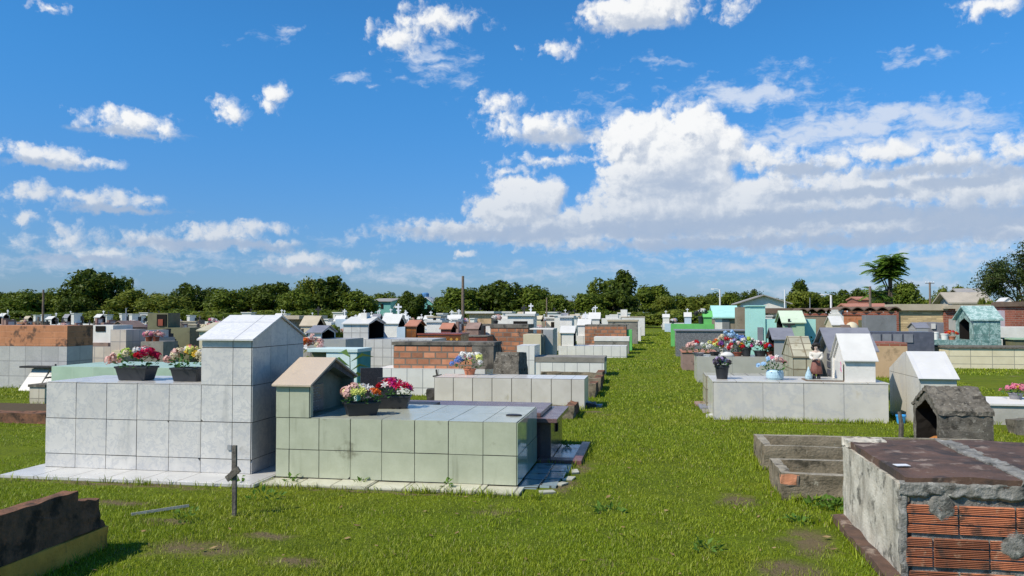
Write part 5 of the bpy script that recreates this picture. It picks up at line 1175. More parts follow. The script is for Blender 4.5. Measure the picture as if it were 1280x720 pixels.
flower_pot('black pot with grey and white flowers on the vivid green tomb', XA(877, 42.4), 42.4, ZA(870, 405, 42), 'round', .35, .35, .4, m_black_plastic, [('ball', 'grey', 6, (-1, 1)), ('ball', 'white', 3, (-1, 1))], .4, .3, nleaf=14, bs=.12)
TP('turquoise roofed mausoleum with a grey door', 894, 922, 49, 396.5, 3.4, m_brown_block, ch=(893, 923, 396, 383.5, 3.4, m_turq, m_turq, None, 'x', dict(z0=1.4, over=.25, gover=.1, th=.08)), up=[(903, 912, -.06, .08, 0, 398, m_grey_block, 'door'), (894, 903, -.05, .08, 0, 397, m_white_plain, 'white_jamb')], name='mausoleum', cat='mausoleum')
TP('tall stained brown cement wall tomb between the turquoise tombs', 922, 937, 40, 384, 1.2, m_brown_block, name='rendered_tomb')
TP('tall turquoise tower tomb with a grey slot and a lower turquoise wing', 938, 957, 29, 383, 1.6, m_turq, up=[(957.2, 978, .05, 1.4, 0, 399, m_turq, 'lower_wing'), (947, 954, -.03, .1, ZA(950, 429, 29), 409, m_slate, 'grey_slot'), (936.5, 958.5, -.05, 1.7, ZA(948, 383, 29) + .003, 381.5, m_turq, 'cap')], name='rendered_tomb')
shrine('faded green gabled grave house with a dark cross on its wall', 979, 1006, 26.8, 430, 403, 389.5, 1.4, m_pale_green, m_pale_green_roof, '-', depth=.5)
gh = [o for o in S.objects if o.get('label', '').startswith('faded green')][0]; b = MB(); Y = 26.8; xc = XA(986.5, Y); zc = ZA(986, 407, Y); b.box(xc - .035, xc + .035, Y - .05, Y - .01, zc - .25, zc + .22, m_dark_granite); b.box(xc - .17, xc - .037, Y - .05, Y - .01, zc + .02, zc + .09, m_dark_granite); b.box(xc + .037, xc + .17, Y - .05, Y - .01, zc + .02, zc + .09, m_dark_granite); b.build('wall_cross', gh)
TP('plain turquoise wall tomb attached right of the faded green grave house', 1005.5, 1020, 27.6, 399, 1.5, m_turq, name='rendered_tomb')
for px, py, nm in ((1006, 417, 'upper'), (1014, 421, 'lower')):
    Y = 27.2; t = thing('potted_plant', 'dark green potted plant before the turquoise wall tomb, ' + ('against the green house corner' if nm == 'upper' else 'in the middle of the wall'), 'plant', (XA(px, Y), Y, 0)); f = MB(); leaves(f, 0, 0, .4, .22, .2, .5, 90, m_silk, px, .12); f.build('foliage', t, local=True, weld=False); b = pot_mesh('round', .3, .3, .45, m_slate); b.build('pot', t, local=True)
shrine('crumbling yellow tiled gabled grave house left of the statue', 991, 1017, 17.0, 472, 447, 422, 1.3, m_old_yellow, m_old_yellow, None, depth=.3, over=.02, gover=.02)
shrine('grey slate gabled grave house behind the white roofed chapel', 1040, 1092, 16.3, 472, 437.5, 411.5, 1.5, m_grey_wall, m_slate, '-', depth=.12, over=.08, gover=.08, m_in=m_grey_wall)
sh_ = [o for o in S.objects if o.get('label', '').startswith('grey slate gabled')][0]; b = MB(); x = XA(1040, 16.3)
for i in range(3): b.box(x + .105, x + .115, 17.02, 17.3, .45 + .16 * i, .57 + .16 * i, m_panel)
b.build('dark_panels', sh_); tag(KIDS[sh_.name][-1], kind='stuff')
def wavy_block(label, pl, pr, Y, ybot, ytop, dep, m, name='niche_block'):
    x0, x1 = XA(pl, Y), XA(pr, Y); h = ZA((pl + pr) / 2, ybot, Y); hz = ZA((pl + pr) / 2, ytop, Y) - h
    t = thing(name, label, 'niche block', ((x0 + x1) / 2, Y + dep / 2, 0)); b = MB(); b.o = Vector((x0, Y, h)); b.box(x0, x1, Y, Y + dep, -.03, h - hz * .4, m); b.build('wall', t)
    b = MB(); n = 72; k = 5.0 if pr - pl > 40 else 3
    up = [Vector((x0 - .2 + (x1 - x0 + .4) * i / n, 0, h + hz * (.30 + .5 * abs(math.sin(math.pi * k * i / n)) ))) for i in range(n + 1)]
    for a, c in zip(up, up[1:]):
        f0, f1 = Vector((0, Y - .14, 0)), Vector((0, Y + dep + .2, 0)); e = Vector((0, 0, .05))
        b.face([a + f0, c + f0, c + f1, a + f1], m_brown_slab); b.face([a + f0 + e, c + f0 + e, c + f1 + e, a + f1 + e], m_brown_slab); b.face([a + f0, c + f0, c + f0 + e, a + f0 + e], m_brown_slab)
    b.build('wavy_roof', t); b = MB(); b.box(x0 - .05, x1 + .05, Y - .03, Y + dep, h - hz * .39, h + hz * .1, m_red_brick); b.build('beam', t); foot(x0, x1, Y, Y + dep); return t
wavy_block('brown cement niche block under a wavy roof', 1004, 1049, 38, 392, 385, 1.6, m_brown_block)
t = wavy_block('raw orange clay niche block under a wavy roof with a green door', 1055, 1120, 36, 391, 383, 1.6, m_orange_plain)
b = MB(); b.box(XA(1073, 36), XA(1078, 36), 35.95, 35.99, 0, ZA(1075, 400, 36), m_olive); b.build('door', t)
TP('long brown roofed low wall building behind the turquoise tombs', 958, 1000, 58, 391.5, 5, m_brown_block, lid=(m_brown_slab, .35, .3), up=[(960, 972, -.08, .1, 1.5, 387, m_cream, 'cream_panel')], name='wall_building', cat='building')
TP('small cream roofed chapel between the two wavy roofed blocks', 1041, 1053, 31, 409, 1.2, m_cream, ch=(1041, 1054, 406, 396, 1.2, m_cream, m_white_roof, None, 'x', dict(z0=0)))
TP('white box tomb with a small gable behind the cream roofed chapel', 1045, 1055, 36, 392, 1.4, m_white_plain, up=[(1046, 1055, .1, 1, None, 387, m_white_roof, 'head')])
t = thing('domed_tomb', 'small cream domed tomb in front of the raw orange wall', 'tomb', (XA(1066, 30), 30, 0)); b = MB(); b.box(XA(1055, 30), XA(1062, 30), 29.9, 30.5, -.03, ZA(1060, 406, 30), m_redbrown); b.build('block', t); b = MB(); zc = ZA(1066, 412, 30); b.lathe(XA(1067, 30), 30.2, [(.24, 0), (.24, zc), (.22, zc + .12), (.15, zc + .22), (.05, zc + .27)], m_cream, 14); b.build('dome', t, smooth=True)
TP('plain grey cement block tomb under the umbrella tree', 1083, 1121, 30.2, 394, .6, m_grey_block, name='rendered_tomb')
TP('dark blue stone tomb wall with carved panels behind the peach tomb', 1085, 1168, 27.6, 415, 1.0, m_panel, name='panelled_tomb', up=[(1090 + 13.5 * i, 1101 + 13.5 * i, -.03, .06, ZA(1120, 428, 27.6), 417.5, m_slate, 'panel') for i in range(4)])
TP('peach rendered tomb wall with a broken red brick top', 1086, 1134, 22.7, 432.5, 1.3, m_peach, lid=(m_red_brick, .09, .0), name='rendered_tomb')
TP('yellow brick mausoleum under a wide flat tan roof with a red brick wing', 1124, 1180, 41, 388, 1.6, m_yellow_brick, lid=(m_tan_slab, .30, .16), up=[(1180.3, 1195, -.1, 1.5, 0, 386, m_red_brick, 'red_wing'), (1121, 1124, -.1, .3, 0, 388, m_red_brick, 'corner_pillar'), (1180.3, 1197, -.3, 1.6, ZA(1188, 386, 41) + .004, 382.5, m_tan_slab, 'wing_roof')], name='mausoleum', cat='mausoleum')
TP('low mausoleum with a long flat tan roof behind the teal marble chapel', 1196, 1256, 43, 389, 3.5, m_brown_block, lid=(m_tan_slab, .32, .35), name='mausoleum', cat='mausoleum')
TP('teal marble tomb with a large gabled teal chapel and open dark door', 1128, 1252, 29.4, 425, 1.5, m_teal_marble, ch=(1217, 1251, 400, 384, 1.6, m_teal_marble, m_teal_roof, '-', 'x', dict(wt=.34, depth=.8, over=.05, gover=.10, th=.05)), name='marble_tomb')
TP('grey slate roofed little chapel before the yellow brick mausoleum', 1146, 1161, 33, 411, 1.0, m_grey_wall, ch=(1146, 1161, 410, 404, 1.0, m_grey_wall, m_slate, None, 'x', dict(z0=0)))
TP('grey wall tomb carrying a white plaque beside the slate roofed little chapel', 1161, 1180, 34, 403, 1.2, m_slate, up=[(1165, 1170, -.05, .1, ZA(1168, 411, 34), 404.5, m_white_roof, 'white_plaque')])
for px, lab, w, yt in ((1170, 'tall white vase on the teal marble tomb wall', .2, 415), (1181, 'short white pot on the teal marble tomb wall', .26, 417)):
    Y = 29.8; z = ZA(1150, 425, 29.4); t = thing('white_vase', lab, 'vase', (XA(px, Y), Y, z + .002)); pot_mesh('round', w, w, ZA(px, yt, Y) - z, m_white_plain).build('vase', t, local=True)
flower_pot('pot of dry red and green flowers beside the short white pot', XA(1190, 29.8), 29.8, ZA(1150, 425, 29.4), 'round', .25, .25, .12, m_terra_pot, [('ball', 'red', 4, (-1, 1)), ('ball', 'orange', 2, (-1, 1))], .2, .2, nleaf=40, bs=.06)
TP('cream tiled long wall tomb with black weeds in its joints', 1186, 1330, 26.9, 436, 1.5, m_cream_wall, lid=(m_concrete_dark, .05, .04), name='cream_wall_tomb')
TP('white block tomb at the right edge behind the cream tiled wall', 1250, 1330, 33, 409, 1.6, m_white_plain)
TP('lilac plastered tomb behind the white block at the right edge', 1252, 1269, 37, 388, 1.6, m_lilac, name='rendered_tomb')
TP('red brick tomb tower at the right edge', 1270, 1330, 36, 383, 2, m_red_brick, name='brick_tomb', lid=(m_brown_slab, .2, .1))
TP('slim white tower chapel with a little roof above the lilac tomb', 1257, 1266, 40, 377, .8, m_white_plain, ch=(1257, 1266, 376, 372.5, .8, m_white_plain, m_white_roof, None, 'y'), up=[(1254, 1256.8, .1, .6, 0, 377, m_red_brick, 'brick_pier')])
TP('low mossy green tomb at the right edge beyond the cream tiled wall', 1268, 1330, 29.0, 425, .9, m_olive, lid=(m_pale_green, .05, .05))
TP('pale blue grey wall tomb left of the teal chapel door', 1196, 1212, 32.5, 399, .8, m_grey_plate)
# ------------------------------------------------------------------ the far crowd of tombs: a few kinds, each copied as an individual
def proto(kind):
    a = dict(reg=False)
    if kind == 'white slab': return tomb('p', -1.2, 1.2, 0, 1.1, .62, m_white_tile, m_white_plain, **a)
    if kind == 'white chapel': return tomb('p', -1.2, 1.2, 0, 1.1, .62, m_white_tile, m_white_plain, chapel=dict(x0=-1.15, x1=-.55, y0=.1, y1=1.0, z0=.62, eave=1.15, ridge=1.42, mw=m_white_plain, mr=m_white_roof, open_='+', m_in=m_dark_hole), **a)
    if kind == 'grey slab': return tomb('p', -1.2, 1.2, 0, 1.1, .7, m_concrete, lid=(m_tan_slab, .07, .04), **a)
    if kind == 'headboard': return tomb('p', -1.2, 1.2, 0, 1.2, .55, m_white_plain, upper=[(-1.15, -.85, .05, 1.15, .552, 1.35, m_white_plain, 'headboard'), (-1.2, -.8, 0, 1.2, 1.352, 1.42, m_white_roof, 'cap')], **a)
    if kind == 'cream chapel': return tomb('p', -1.2, 1.2, 0, 1.1, .6, m_cream, chapel=dict(x0=-1.15, x1=-.5, y0=.1, y1=1.0, z0=.6, eave=1.2, ridge=1.5, mw=m_cream, mr=m_tan_slab, open_='+', m_in=m_dark_hole), **a)
    if kind == 'brick': return tomb('p', -1.2, 1.2, 0, 1.1, .9, m_brick_far, lid=(m_plaster_dark, .08, .0), **a)
    if kind == 'blue chapel': return tomb('p', -1.2, 1.2, 0, 1.1, .6, m_blue_plain, chapel=dict(x0=-1.15, x1=-.55, y0=.1, y1=1.0, z0=.6, eave=1.15, ridge=1.45, mw=m_blue_plain, mr=m_white_roof, open_='+', m_in=m_dark_hole), **a)
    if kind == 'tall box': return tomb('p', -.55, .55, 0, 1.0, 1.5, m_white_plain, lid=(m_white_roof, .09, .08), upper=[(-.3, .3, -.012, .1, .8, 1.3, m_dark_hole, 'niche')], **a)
    if kind == 'stone chapel': return tomb('p', -1.2, 1.2, 0, 1.1, .55, m_grey_wall, chapel=dict(x0=-1.15, x1=-.5, y0=.1, y1=1.0, z0=.55, eave=1.05, ridge=1.4, mw=m_grey_wall, mr=m_slate, open_='+', m_in=m_dark_hole), **a)
    if kind == 'pink slab': return tomb('p', -1.2, 1.2, 0, 1.1, .6, m_pink_tile, lid=(m_terracotta, .05, .03), **a)
LOOK = {'white slab': 'far low white tiled slab tomb', 'white chapel': 'far white tomb with a gabled chapel', 'grey slab': 'far grey cement slab tomb', 'headboard': 'far white tomb with an upright headboard', 'cream chapel': 'far cream tomb with a gabled chapel',
        'brick': 'far orange brick tomb with black top', 'blue chapel': 'far pale blue tomb with a gabled chapel', 'tall box': 'far tall white box tomb with a dark niche', 'stone chapel': 'far grey stone tomb with a slate chapel', 'pink slab': 'far pinkish tiled slab tomb'}
def deck(root, bits):
    for nm, boxes, m in bits:
        b = MB()
        for q in boxes: b.box(*q, m)
        o = b.build(nm, root, local=True)
CROSS = lambda x, z, h: [(x - .03, x + .03, .5, .55, z, z + h), (x - .13, x - .031, .505, .545, z + h * .6, z + h * .6 + .06), (x + .031, x + .13, .505, .545, z + h * .6, z + h * .6 + .06)]
DECK = {'white slab': [('cross', CROSS(-.95, .62, .55), m_dark_granite), ('plaque', [(-.6, -.1, .25, .8, .62, .65)], m_dark_granite)], 'white chapel': [('plaque', [(-.2, .4, .3, .8, .62, .65)], m_dark_granite), ('cross', CROSS(-.85, 1.44, .35), m_white_metal)],
        'grey slab': [('cross', CROSS(-1.0, .77, .5), m_oldwood)], 'headboard': [('plaque', [(-.849, -.83, .35, .8, .8, 1.15)], m_dark_granite), ('vase', [(.5, .62, .5, .62, .55, .75)], m_black_plastic)], 'cream chapel': [('cross', CROSS(-.83, 1.52, .32), m_dark_granite)],
        'brick': [('mortar_patch', [(-.9, -.3, -.012, .1, .5, .88)], m_plaster_dark)], 'blue chapel': [('cross', CROSS(-.85, 1.47, .32), m_white_metal), ('plaque', [(-.2, .4, .3, .8, .6, .63)], m_grey_plate)], 'tall box': [('cross', CROSS(0, 1.59, .35), m_dark_granite)], 'stone chapel': [('cross', CROSS(-.82, 1.42, .32), m_white_metal)],
        'pink slab': [('headstone', [(-1.1, -.95, .2, .9, .65, 1.1)], m_redbrown), ('plaque', [(-.949, -.93, .35, .75, .75, 1.0)], m_white_roof)]}
WT = ['white slab'] * 4 + ['white chapel'] * 5 + ['grey slab'] * 2 + ['headboard'] * 4 + ['cream chapel'] * 2 + ['brick'] + ['blue chapel'] + ['tall box'] * 2 + ['stone chapel'] * 2 + ['pink slab']
PRO = {}
rf_ = random.Random(21)
def free(x0, x1, y0, y1):
    return not any(x0 < d and x1 > c and y0 < f and y1 > e for c, d, e, f in FOOT)
cnt = 0
FILLED = []
rows = []
y = 23.0
while y < 118: rows.append(y); y *= 1.062
for Y in rows:
    for side in (-1, 1):
        lim = .93 * Y if side < 0 else .44 * Y
        x = 2.45 if side < 0 else 2.4
        while x < lim:
            dens = .60 if side < 0 else .42
            if Y < 32: dens = .9
            k = rf_.choice(WT); X = side * x; yy = Y + rf_.uniform(-.3, .3)
            x += rf_.choice((2.75, 2.75, 2.9, 3.6))
            if rf_.random() > dens or cnt > 285: continue
            if not free(X - 1.3, X + 1.3, yy - .1, yy + 1.3): continue
            if side > 0 and Y < 50: continue
            if side < 0 and X > -4.2 and Y < 37: continue
            if X / yy < -.42 and yy < 70 and k in ('tall box', 'headboard', 'white chapel', 'cream chapel', 'blue chapel', 'stone chapel'):
                k = 'white slab' if rf_.random() < .6 else 'pink slab'
            where = 'left' if side < 0 else 'right'
            if k not in PRO: o = PRO[k] = proto(k); deck(o, DECK[k])
            else: o = copy_tree(PRO[k])
            o.location = (X, yy, 0); s = rf_.uniform(.9, 1.12)
            sz = rf_.uniform(.9, 1.25); o.scale = (s * (1 if (side < 0 or 'chapel' not in k) else -1), s, sz)
            if rf_.random() < .25 and Y > 40: o.scale.x *= -1
            if side < 0:
                tag(o, LOOK[k] + ' in the rows left of the path', None, 'far tombs left of the path')
            else: tag(o, LOOK[k] + ' in the rows right of the path', None, 'far tombs right of the path')
            FOOT.append((X - 1.2, X + 1.2, yy, yy + 1.1)); FILLED.append((X, yy, k, s, sz)); cnt += 1
# bouquets on the far tombs
pb = None; nb = 0
cols = [('white', 'palepink'), ('pink', 'white'), ('white', 'sky'), ('cream', 'palepink'), ('lilac', 'white')]
CN = ['white and pale pink', 'pink and white', 'white and blue', 'cream and pale pink', 'lilac and white']
FP = {}
for (X, yy, k, s, sz) in FILLED:
    if nb >= 70 or rf_.random() > .30: continue
    h = {'white slab': .62, 'white chapel': .62, 'grey slab': .77, 'headboard': .55, 'cream chapel': .6, 'brick': .98, 'blue chapel': .6, 'stone chapel': .55, 'pink slab': .65}.get(k)
    if h is None: continue
    c = rf_.randrange(5)
    lab = 'far bouquet of %s flowers on a tomb %s of the path' % (CN[c], 'left' if X < 0 else 'right')
    if c not in FP: o = FP[c] = flower_pot(lab, 0, 0, 0, 'round', .3, .3, .16, m_black_plastic, [('ball', cols[c][0], 6, (-1, 1)), ('ball', cols[c][1], 5, (-1, 1))], .3, .3, nleaf=16, bs=.12)
    else: o = copy_tree(FP[c])
    o.location = (X + rf_.uniform(-.2, .7) * (1 if X < 0 else -1), yy + rf_.uniform(.3, .8), h * sz + .003)
    tag(o, lab, None, 'far bouquets on the tombs'); nb += 1
# ------------------------------------------------------------------ trees
L_DARK = leafm('dark tree leaf', (.026, .046, .006), (.095, .128, .015), .22, .5, .5)
L_MID = leafm('mid tree leaf', (.048, .080, .008), (.15, .19, .022), .25, .5, .5)
L_LIGHT = leafm('light tree leaf', (.065, .10, .012), (.19, .21, .028), .28, .5, .5)
L_DRY = leafm('sparse tree leaf', (.030, .052, .012), (.09, .115, .03), .2, .5, .5)
def mesh_quads(name, V, m):
    """V: (n, 4, 3) array of quads -> mesh"""
    n = len(V); me = bpy.data.meshes.new(name)
    me.vertices.add(n * 4); me.vertices.foreach_set('co', V.reshape(-1).astype(np.float32))
    me.loops.add(n * 4); me.loops.foreach_set('vertex_index', np.arange(n * 4, dtype=np.int32))
    me.polygons.add(n); me.polygons.foreach_set('loop_start', np.arange(0, n * 4, 4, dtype=np.int32)); me.polygons.foreach_set('loop_total', np.full(n, 4, dtype=np.int32))
    me.materials.append(m); me.update(calc_edges=True); me.validate(); return me
def leaf_quads(rg, P, N, size):
    """rhombic leaves at points P, facing about N"""
    n = len(P); N = N + rg.normal(0, .45, (n, 3)); N /= np.linalg.norm(N, axis=1, keepdims=True) + 1e-9
    A = np.cross(N, rg.normal(0, 1, (n, 3))); A /= np.linalg.norm(A, axis=1, keepdims=True) + 1e-9
    B = np.cross(N, A); s = (size * rg.uniform(.6, 1.3, (n, 1)))
    return np.stack([P - A * s, P - B * s * .5, P + A * s, P + B * s * .5], 1)
def crown(seed, rx, rz, nblob, per, size, m, shape='round', z0=0.0, blob=.34):
    """uneven crown: leaf clumps through the volume, centred at z0; returns mesh and clump centres"""
    rg = np.random.default_rng(seed); C = []
    while len(C) < nblob:
        p = rg.uniform(-1, 1, 3); q = np.linalg.norm(p)
        if q > 1: continue
        if shape == 'round' and (q < .35 or (p[2] < -.75)): continue
        if shape == 'cone': p[:2] *= max(.12, .55 - .55 * p[2])
        if shape == 'flat' and p[2] < -.3: continue
        C.append(p)
    C = np.array(C); R_ = rg.uniform(.65, 1.2, nblob) * blob
    C = C * (1 - R_[:, None] * .55)
    Ps, Ns = [], []
    for c, r in zip(C, R_):
        d = rg.normal(0, 1, (per, 3)); d[:, 2] += .25; d /= np.linalg.norm(d, axis=1, keepdims=True)
        rad = r * rg.uniform(.62, 1.08, (per, 1)) * (1 + .25 * np.sin(d[:, :1] * 7 + c[0] * 9) * np.cos(d[:, 1:2] * 6 + c[1] * 5))
        Ps.append(c + d * rad); Ns.append(d)
    P = np.concatenate(Ps); N = np.concatenate(Ns)
    P = P * np.array([rx, rx, rz]) + np.array([0, 0, z0])
    return mesh_quads('crown', leaf_quads(rg, P, N, size), m), C * np.array([rx, rx, rz]) + np.array([0, 0, z0])
def trunk_mesh(seed, h, r, tips):
    b = MB(); rg = random.Random(seed)
    b.tube([(0, 0, -.2), (rg.uniform(-.1, .1), 0, h * .5), (rg.uniform(-.15, .15), rg.uniform(-.1, .1), h)], [r * 1.25, r, r * .75], m_bark, 8)
    for t in tips:
        t = Vector(t); s = Vector((0, 0, h * rg.uniform(.6, .98))); md = (s + t) / 2 + Vector((rg.uniform(-.2, .2), rg.uniform(-.2, .2), .15))
        b.tube([s, md, t], [r * .5, r * .33, r * .12], m_bark, 5)
    o = b.build('trunk'); me = o.data; bpy.data.objects.remove(o); return me
def variant(seed, rx, h, th, nb, per, size, m, shape='round', ntip=9, blob=.34):
    rz = (h - th) / 2; me, C = crown(seed, rx, rz, nb, per, size, m, shape, th + rz, blob)
    return me, trunk_mesh(seed, th + rz * .5, rx * .07 + .06, [C[i] for i in range(0, len(C), max(1, len(C) // ntip))][:ntip])
# unit trees about 8 m tall
VAR = {'dark': [variant(1, 4.0, 8, 1.0, 34, 190, .30, L_DARK), variant(2, 4.2, 8, .8, 40, 170, .30, L_DARK)],
       'mid': [variant(3, 4.2, 8, .7, 36, 180, .30, L_MID), variant(4, 4.0, 8, .9, 34, 190, .30, L_MID), variant(5, 4.4, 8, .6, 42, 160, .30, L_MID)],
       'light': [variant(6, 4.2, 8, .6, 36, 180, .30, L_LIGHT), variant(7, 4.0, 8, .8, 34, 180, .28, L_LIGHT)],
       'tall': [variant(8, 2.6, 8, 1.0, 34, 170, .26, L_DARK, 'round', 9, .36), variant(9, 3.0, 8, 1.6, 30, 170, .26, L_DARK)],
       'cone': [variant(10, 2.2, 8, .6, 44, 110, .24, L_DARK, 'cone', 5, .3)],
       'thin': [variant(11, 2.6, 8, 2.2, 20, 110, .26, L_MID, 'round', 9, .32)],
       'bush': [variant(12, 5.2, 5.0, .2, 34, 170, .30, L_MID), variant(13, 5.2, 4.6, .2, 34, 170, .30, L_LIGHT)]}
rt = random.Random(5)
def tree(label, px, ytop, wpx, Y, kind, name='broadleaf_tree', cat='tree', group=None, zb=0, k=None):
    vs = VAR[kind]; cr, tr = vs[k if k is not None else rt.randrange(len(vs))]
    x = XA(px, Y); dist = math.hypot(x, Y) ; Zd = Y * math.cos(YAW) - x * math.sin(YAW)
    hgt = ZA(px, ytop, Y) - zb
    zz = np.sort([v.co.z for v in cr.vertices]); xx = np.sort([v.co.x for v in cr.vertices]); b0 = zz[int(len(zz) * .985)]; w0 = xx[int(len(xx) * .97)] - xx[int(len(xx) * .03)]
    t = thing(name, label, cat, (x, Y, zb), rt.uniform(0, 6.28), group)
    link('trunk', tr, t); link('crown', cr, t)
    sx = wpx * Zd / FPX / w0; t.scale = (sx, sx, hgt / b0)
    return t
GR = 'rounded trees of the far treeline'
def rest(side): return 'rounded green tree in the dense treeline behind the tombs, ' + side
TL = [
 (-12, 366, 62, 112, 'dark', 'dark rounded tree cut by the left edge of the picture'),
 (30, 366, 50, 108, 'mid', 'bushy green tree just left of the wooden pole'),
 (62, 365, 60, 112, 'mid', 'broad green tree directly behind the wooden pole'),
 (118, 341, 62, 112, 'dark', 'tall broad dark domed tree, the highest of the left treeline'),
 (96, 373, 36, 104, 'dark', 'low dark tree tucked under the tall domed tree on its left side'),
 (157, 348, 17, 128, 'thin', 'thin pale treetop rising behind right of the tall domed tree'),
 (168, 365, 52, 106, 'light', 'light green bushy tree right of the tall domed tree'),
 (205, 371, 46, 104, 'light', 'low light green tree under the pale roofed shed'),
 (243, 358, 46, 110, 'dark', 'dark rounded tree right of the pale roofed shed'),
 (284, 364, 50, 106, 'mid', 'green tree left of the peak of the tall white chapel'),
 (312, 361, 36, 112, 'mid', 'narrower green tree above the peak of the tall white chapel'),
 (341, 356, 50, 109, 'dark', 'dark pointed tree just right of the tall white chapel peak'),
 (374, 364, 44, 104, 'mid', 'green tree above the brown mausoleum roof'),
 (388, 352, 34, 108, 'light', 'olive green tree with a thin top left of the tall dark one'),
 (413, 348, 32, 106, 'tall', 'tall dark narrow tree left of the dormered chapel'),
 (446, 366, 44, 106, 'mid', 'rounded green tree above the dormered chapel'),
 (480, 368, 36, 140, 'mid', 'green tree behind the left teal house'),
 (515, 367, 32, 96, 'dark', 'dark rounded tree standing between the two teal houses'),
 (573, 362, 52, 104, 'mid', 'broad green tree directly behind the telegraph pole'),
 (548, 384, 40, 98, 'mid', 'low green bushy tree left of the telegraph pole'),
 (606, 361, 44, 108, 'dark', 'dark green tree just right of the telegraph pole'),
 (640, 355, 62, 108, 'dark', 'wide dark green tree behind the double white tower'),
 (668, 362, 44, 106, 'mid', 'green tree between the wide dark tree and the thin flag pole'),
 (694, 370, 38, 102, 'mid', 'green tree right of the thin flag pole'),
 (617, 358, 20, 118, 'tall', 'small dark treetop above the right neighbour of the telegraph pole'),
 (735, 369, 48, 104, 'mid', 'green tree left below the tall two crowned tree'),
 (778, 342, 30, 112, 'tall', 'tall dark tree with a high right crown above the square tower'),
 (754, 350, 32, 116, 'thin', 'airy left crown beside the tall dark tree above the square tower'),
 (772, 366, 44, 106, 'dark', 'dark lower tree at the foot of the tall dark tree'),
 (818, 359, 44, 122, 'mid', 'round green tree at the end of the grass path'),
 (832, 372, 26, 116, 'light', 'light green lower crown right of the round tree at the path end'),
 (855, 371, 36, 130, 'mid', 'green tree second right of the grass path end'),
 (878, 372, 36, 128, 'light', 'light green tree third right of the grass path end'),
 (892, 368, 24, 134, 'mid', 'rounded green tree left of the white lamp post'),
 (915, 367, 30, 132, 'mid', 'green tree right of the white lamp post'),
 (939, 365, 28, 136, 'dark', 'dark green tree left of the white gabled hall'),
 (1001, 354, 22, 118, 'cone', 'dark conical tree right of the white gabled hall'),
 (1004, 366, 44, 110, 'light', 'light green rounded tree below the dark conical tree'),
 (1026, 370, 34, 112, 'mid', 'green tree between the conical tree and the white lamp mast'),
 (1056, 366, 44, 120, 'dark', 'dark flat topped tree right of the white lamp mast'),
 (1084, 364, 40, 118, 'dark', 'dark tree left below the umbrella tree'),
 (1131, 356, 42, 84, 'mid', 'dense round tree right below the umbrella tree'),
 (1104, 366, 30, 88, 'mid', 'low green tree at the foot of the umbrella tree'),
 (1181, 363, 26, 95, 'light', 'small light green tree left of the grey roofed house'),
 (1200, 360, 26, 100, 'light', 'pale airy tree behind the grey roofed house'),
]
for px, yt, w, Y, k, lab in TL: tree(lab, px, yt, w, Y, k)
for i, px in enumerate([-20, 25, 75, 130, 190, 225, 262, 300, 330, 362, 398, 432, 450, 590, 625, 655, 684, 712, 748, 790, 845, 868, 900]):
    tree('low green bush at the foot of the far treeline behind the tombs', px, 388 + (i * 7 % 5), 62, 94 + (i * 5 % 7), 'bush', 'bush', 'bush', 'bushes at the foot of the treeline')
# near green bush among the tombs
t = tree('bright green bush growing between the grey tomb and the dormered chapel', 417, 409, 30, 24.5, 'bush', 'bush', 'bush', k=1)

# umbrella tree: arching rosettes of drooping leaves on forked stems
Y = 62; xu = XA(1113, Y); H_ = ZA(1113, 314, Y)
t = thing('umbrella_tree', 'umbrella shaped tree with long drooping fronds on a forked trunk', 'tree', (xu, Y, 0))
b = MB(); rg = random.Random(9); heads = []
b.tube([(0, 0, -.2), (.1, 0, 1.5), (0, 0, 2.8)], [.16, .13, .11], m_bark, 8)
for k in range(15):
    a = rg.uniform(0, 6.28); q = rg.uniform(.1, 1); h = Vector((.95 * q * math.cos(a), .8 * q * math.sin(a), H_ * rg.uniform(.68, .95) - .30 * q * q)); heads.append(h)
    b.tube([(.25 * (k % 2) - .1, 0, 1.9), (h.x * .3 + .1 * (k % 2), h.y * .3, H_ * .58), h], [.075, .055, .03], m_bark, 6)
for h in (Vector((-1.05, -.2, H_ * .52)), Vector((-.55, .3, H_ * .48))): heads.append(h); b.tube([(-.1, 0, 2.2), h], [.05, .03], m_bark, 6)
b.build('trunk', t, local=True)
Q = []
for h in heads:
    for k in range(18):
        a = rg.uniform(0, 6.28); up = rg.uniform(-.35, 1.3); o = Vector((math.cos(a), math.sin(a), 0)); L = rg.uniform(.7, 1.2); s = Vector((-o.y, o.x, 0))
        for i in range(1, 10):
            f = i / 9; p = h + o * L * f * (1 - .1 * f) + Vector((0, 0, L * (up * f - (.28 + up * .35) * f * f)))
            for sd in (-1, 1):
                ll = .36 * (1 - .5 * abs(f - .5)); d = (o * .45 + s * sd * .9 + Vector((0, 0, -.35))).normalized(); e = p + d * ll; w = o * .075
                Q.append([p - w, p + d * ll * .5 - w * 1.2, e, p + d * ll * .5 + w * 1.2])
me = mesh_quads('crown', np.array([[list(v) for v in q] for q in Q]), leafm('umbrella leaf', (.05, .12, .016), (.20, .31, .05), .4, .4, .8)); link('crown', me, t)

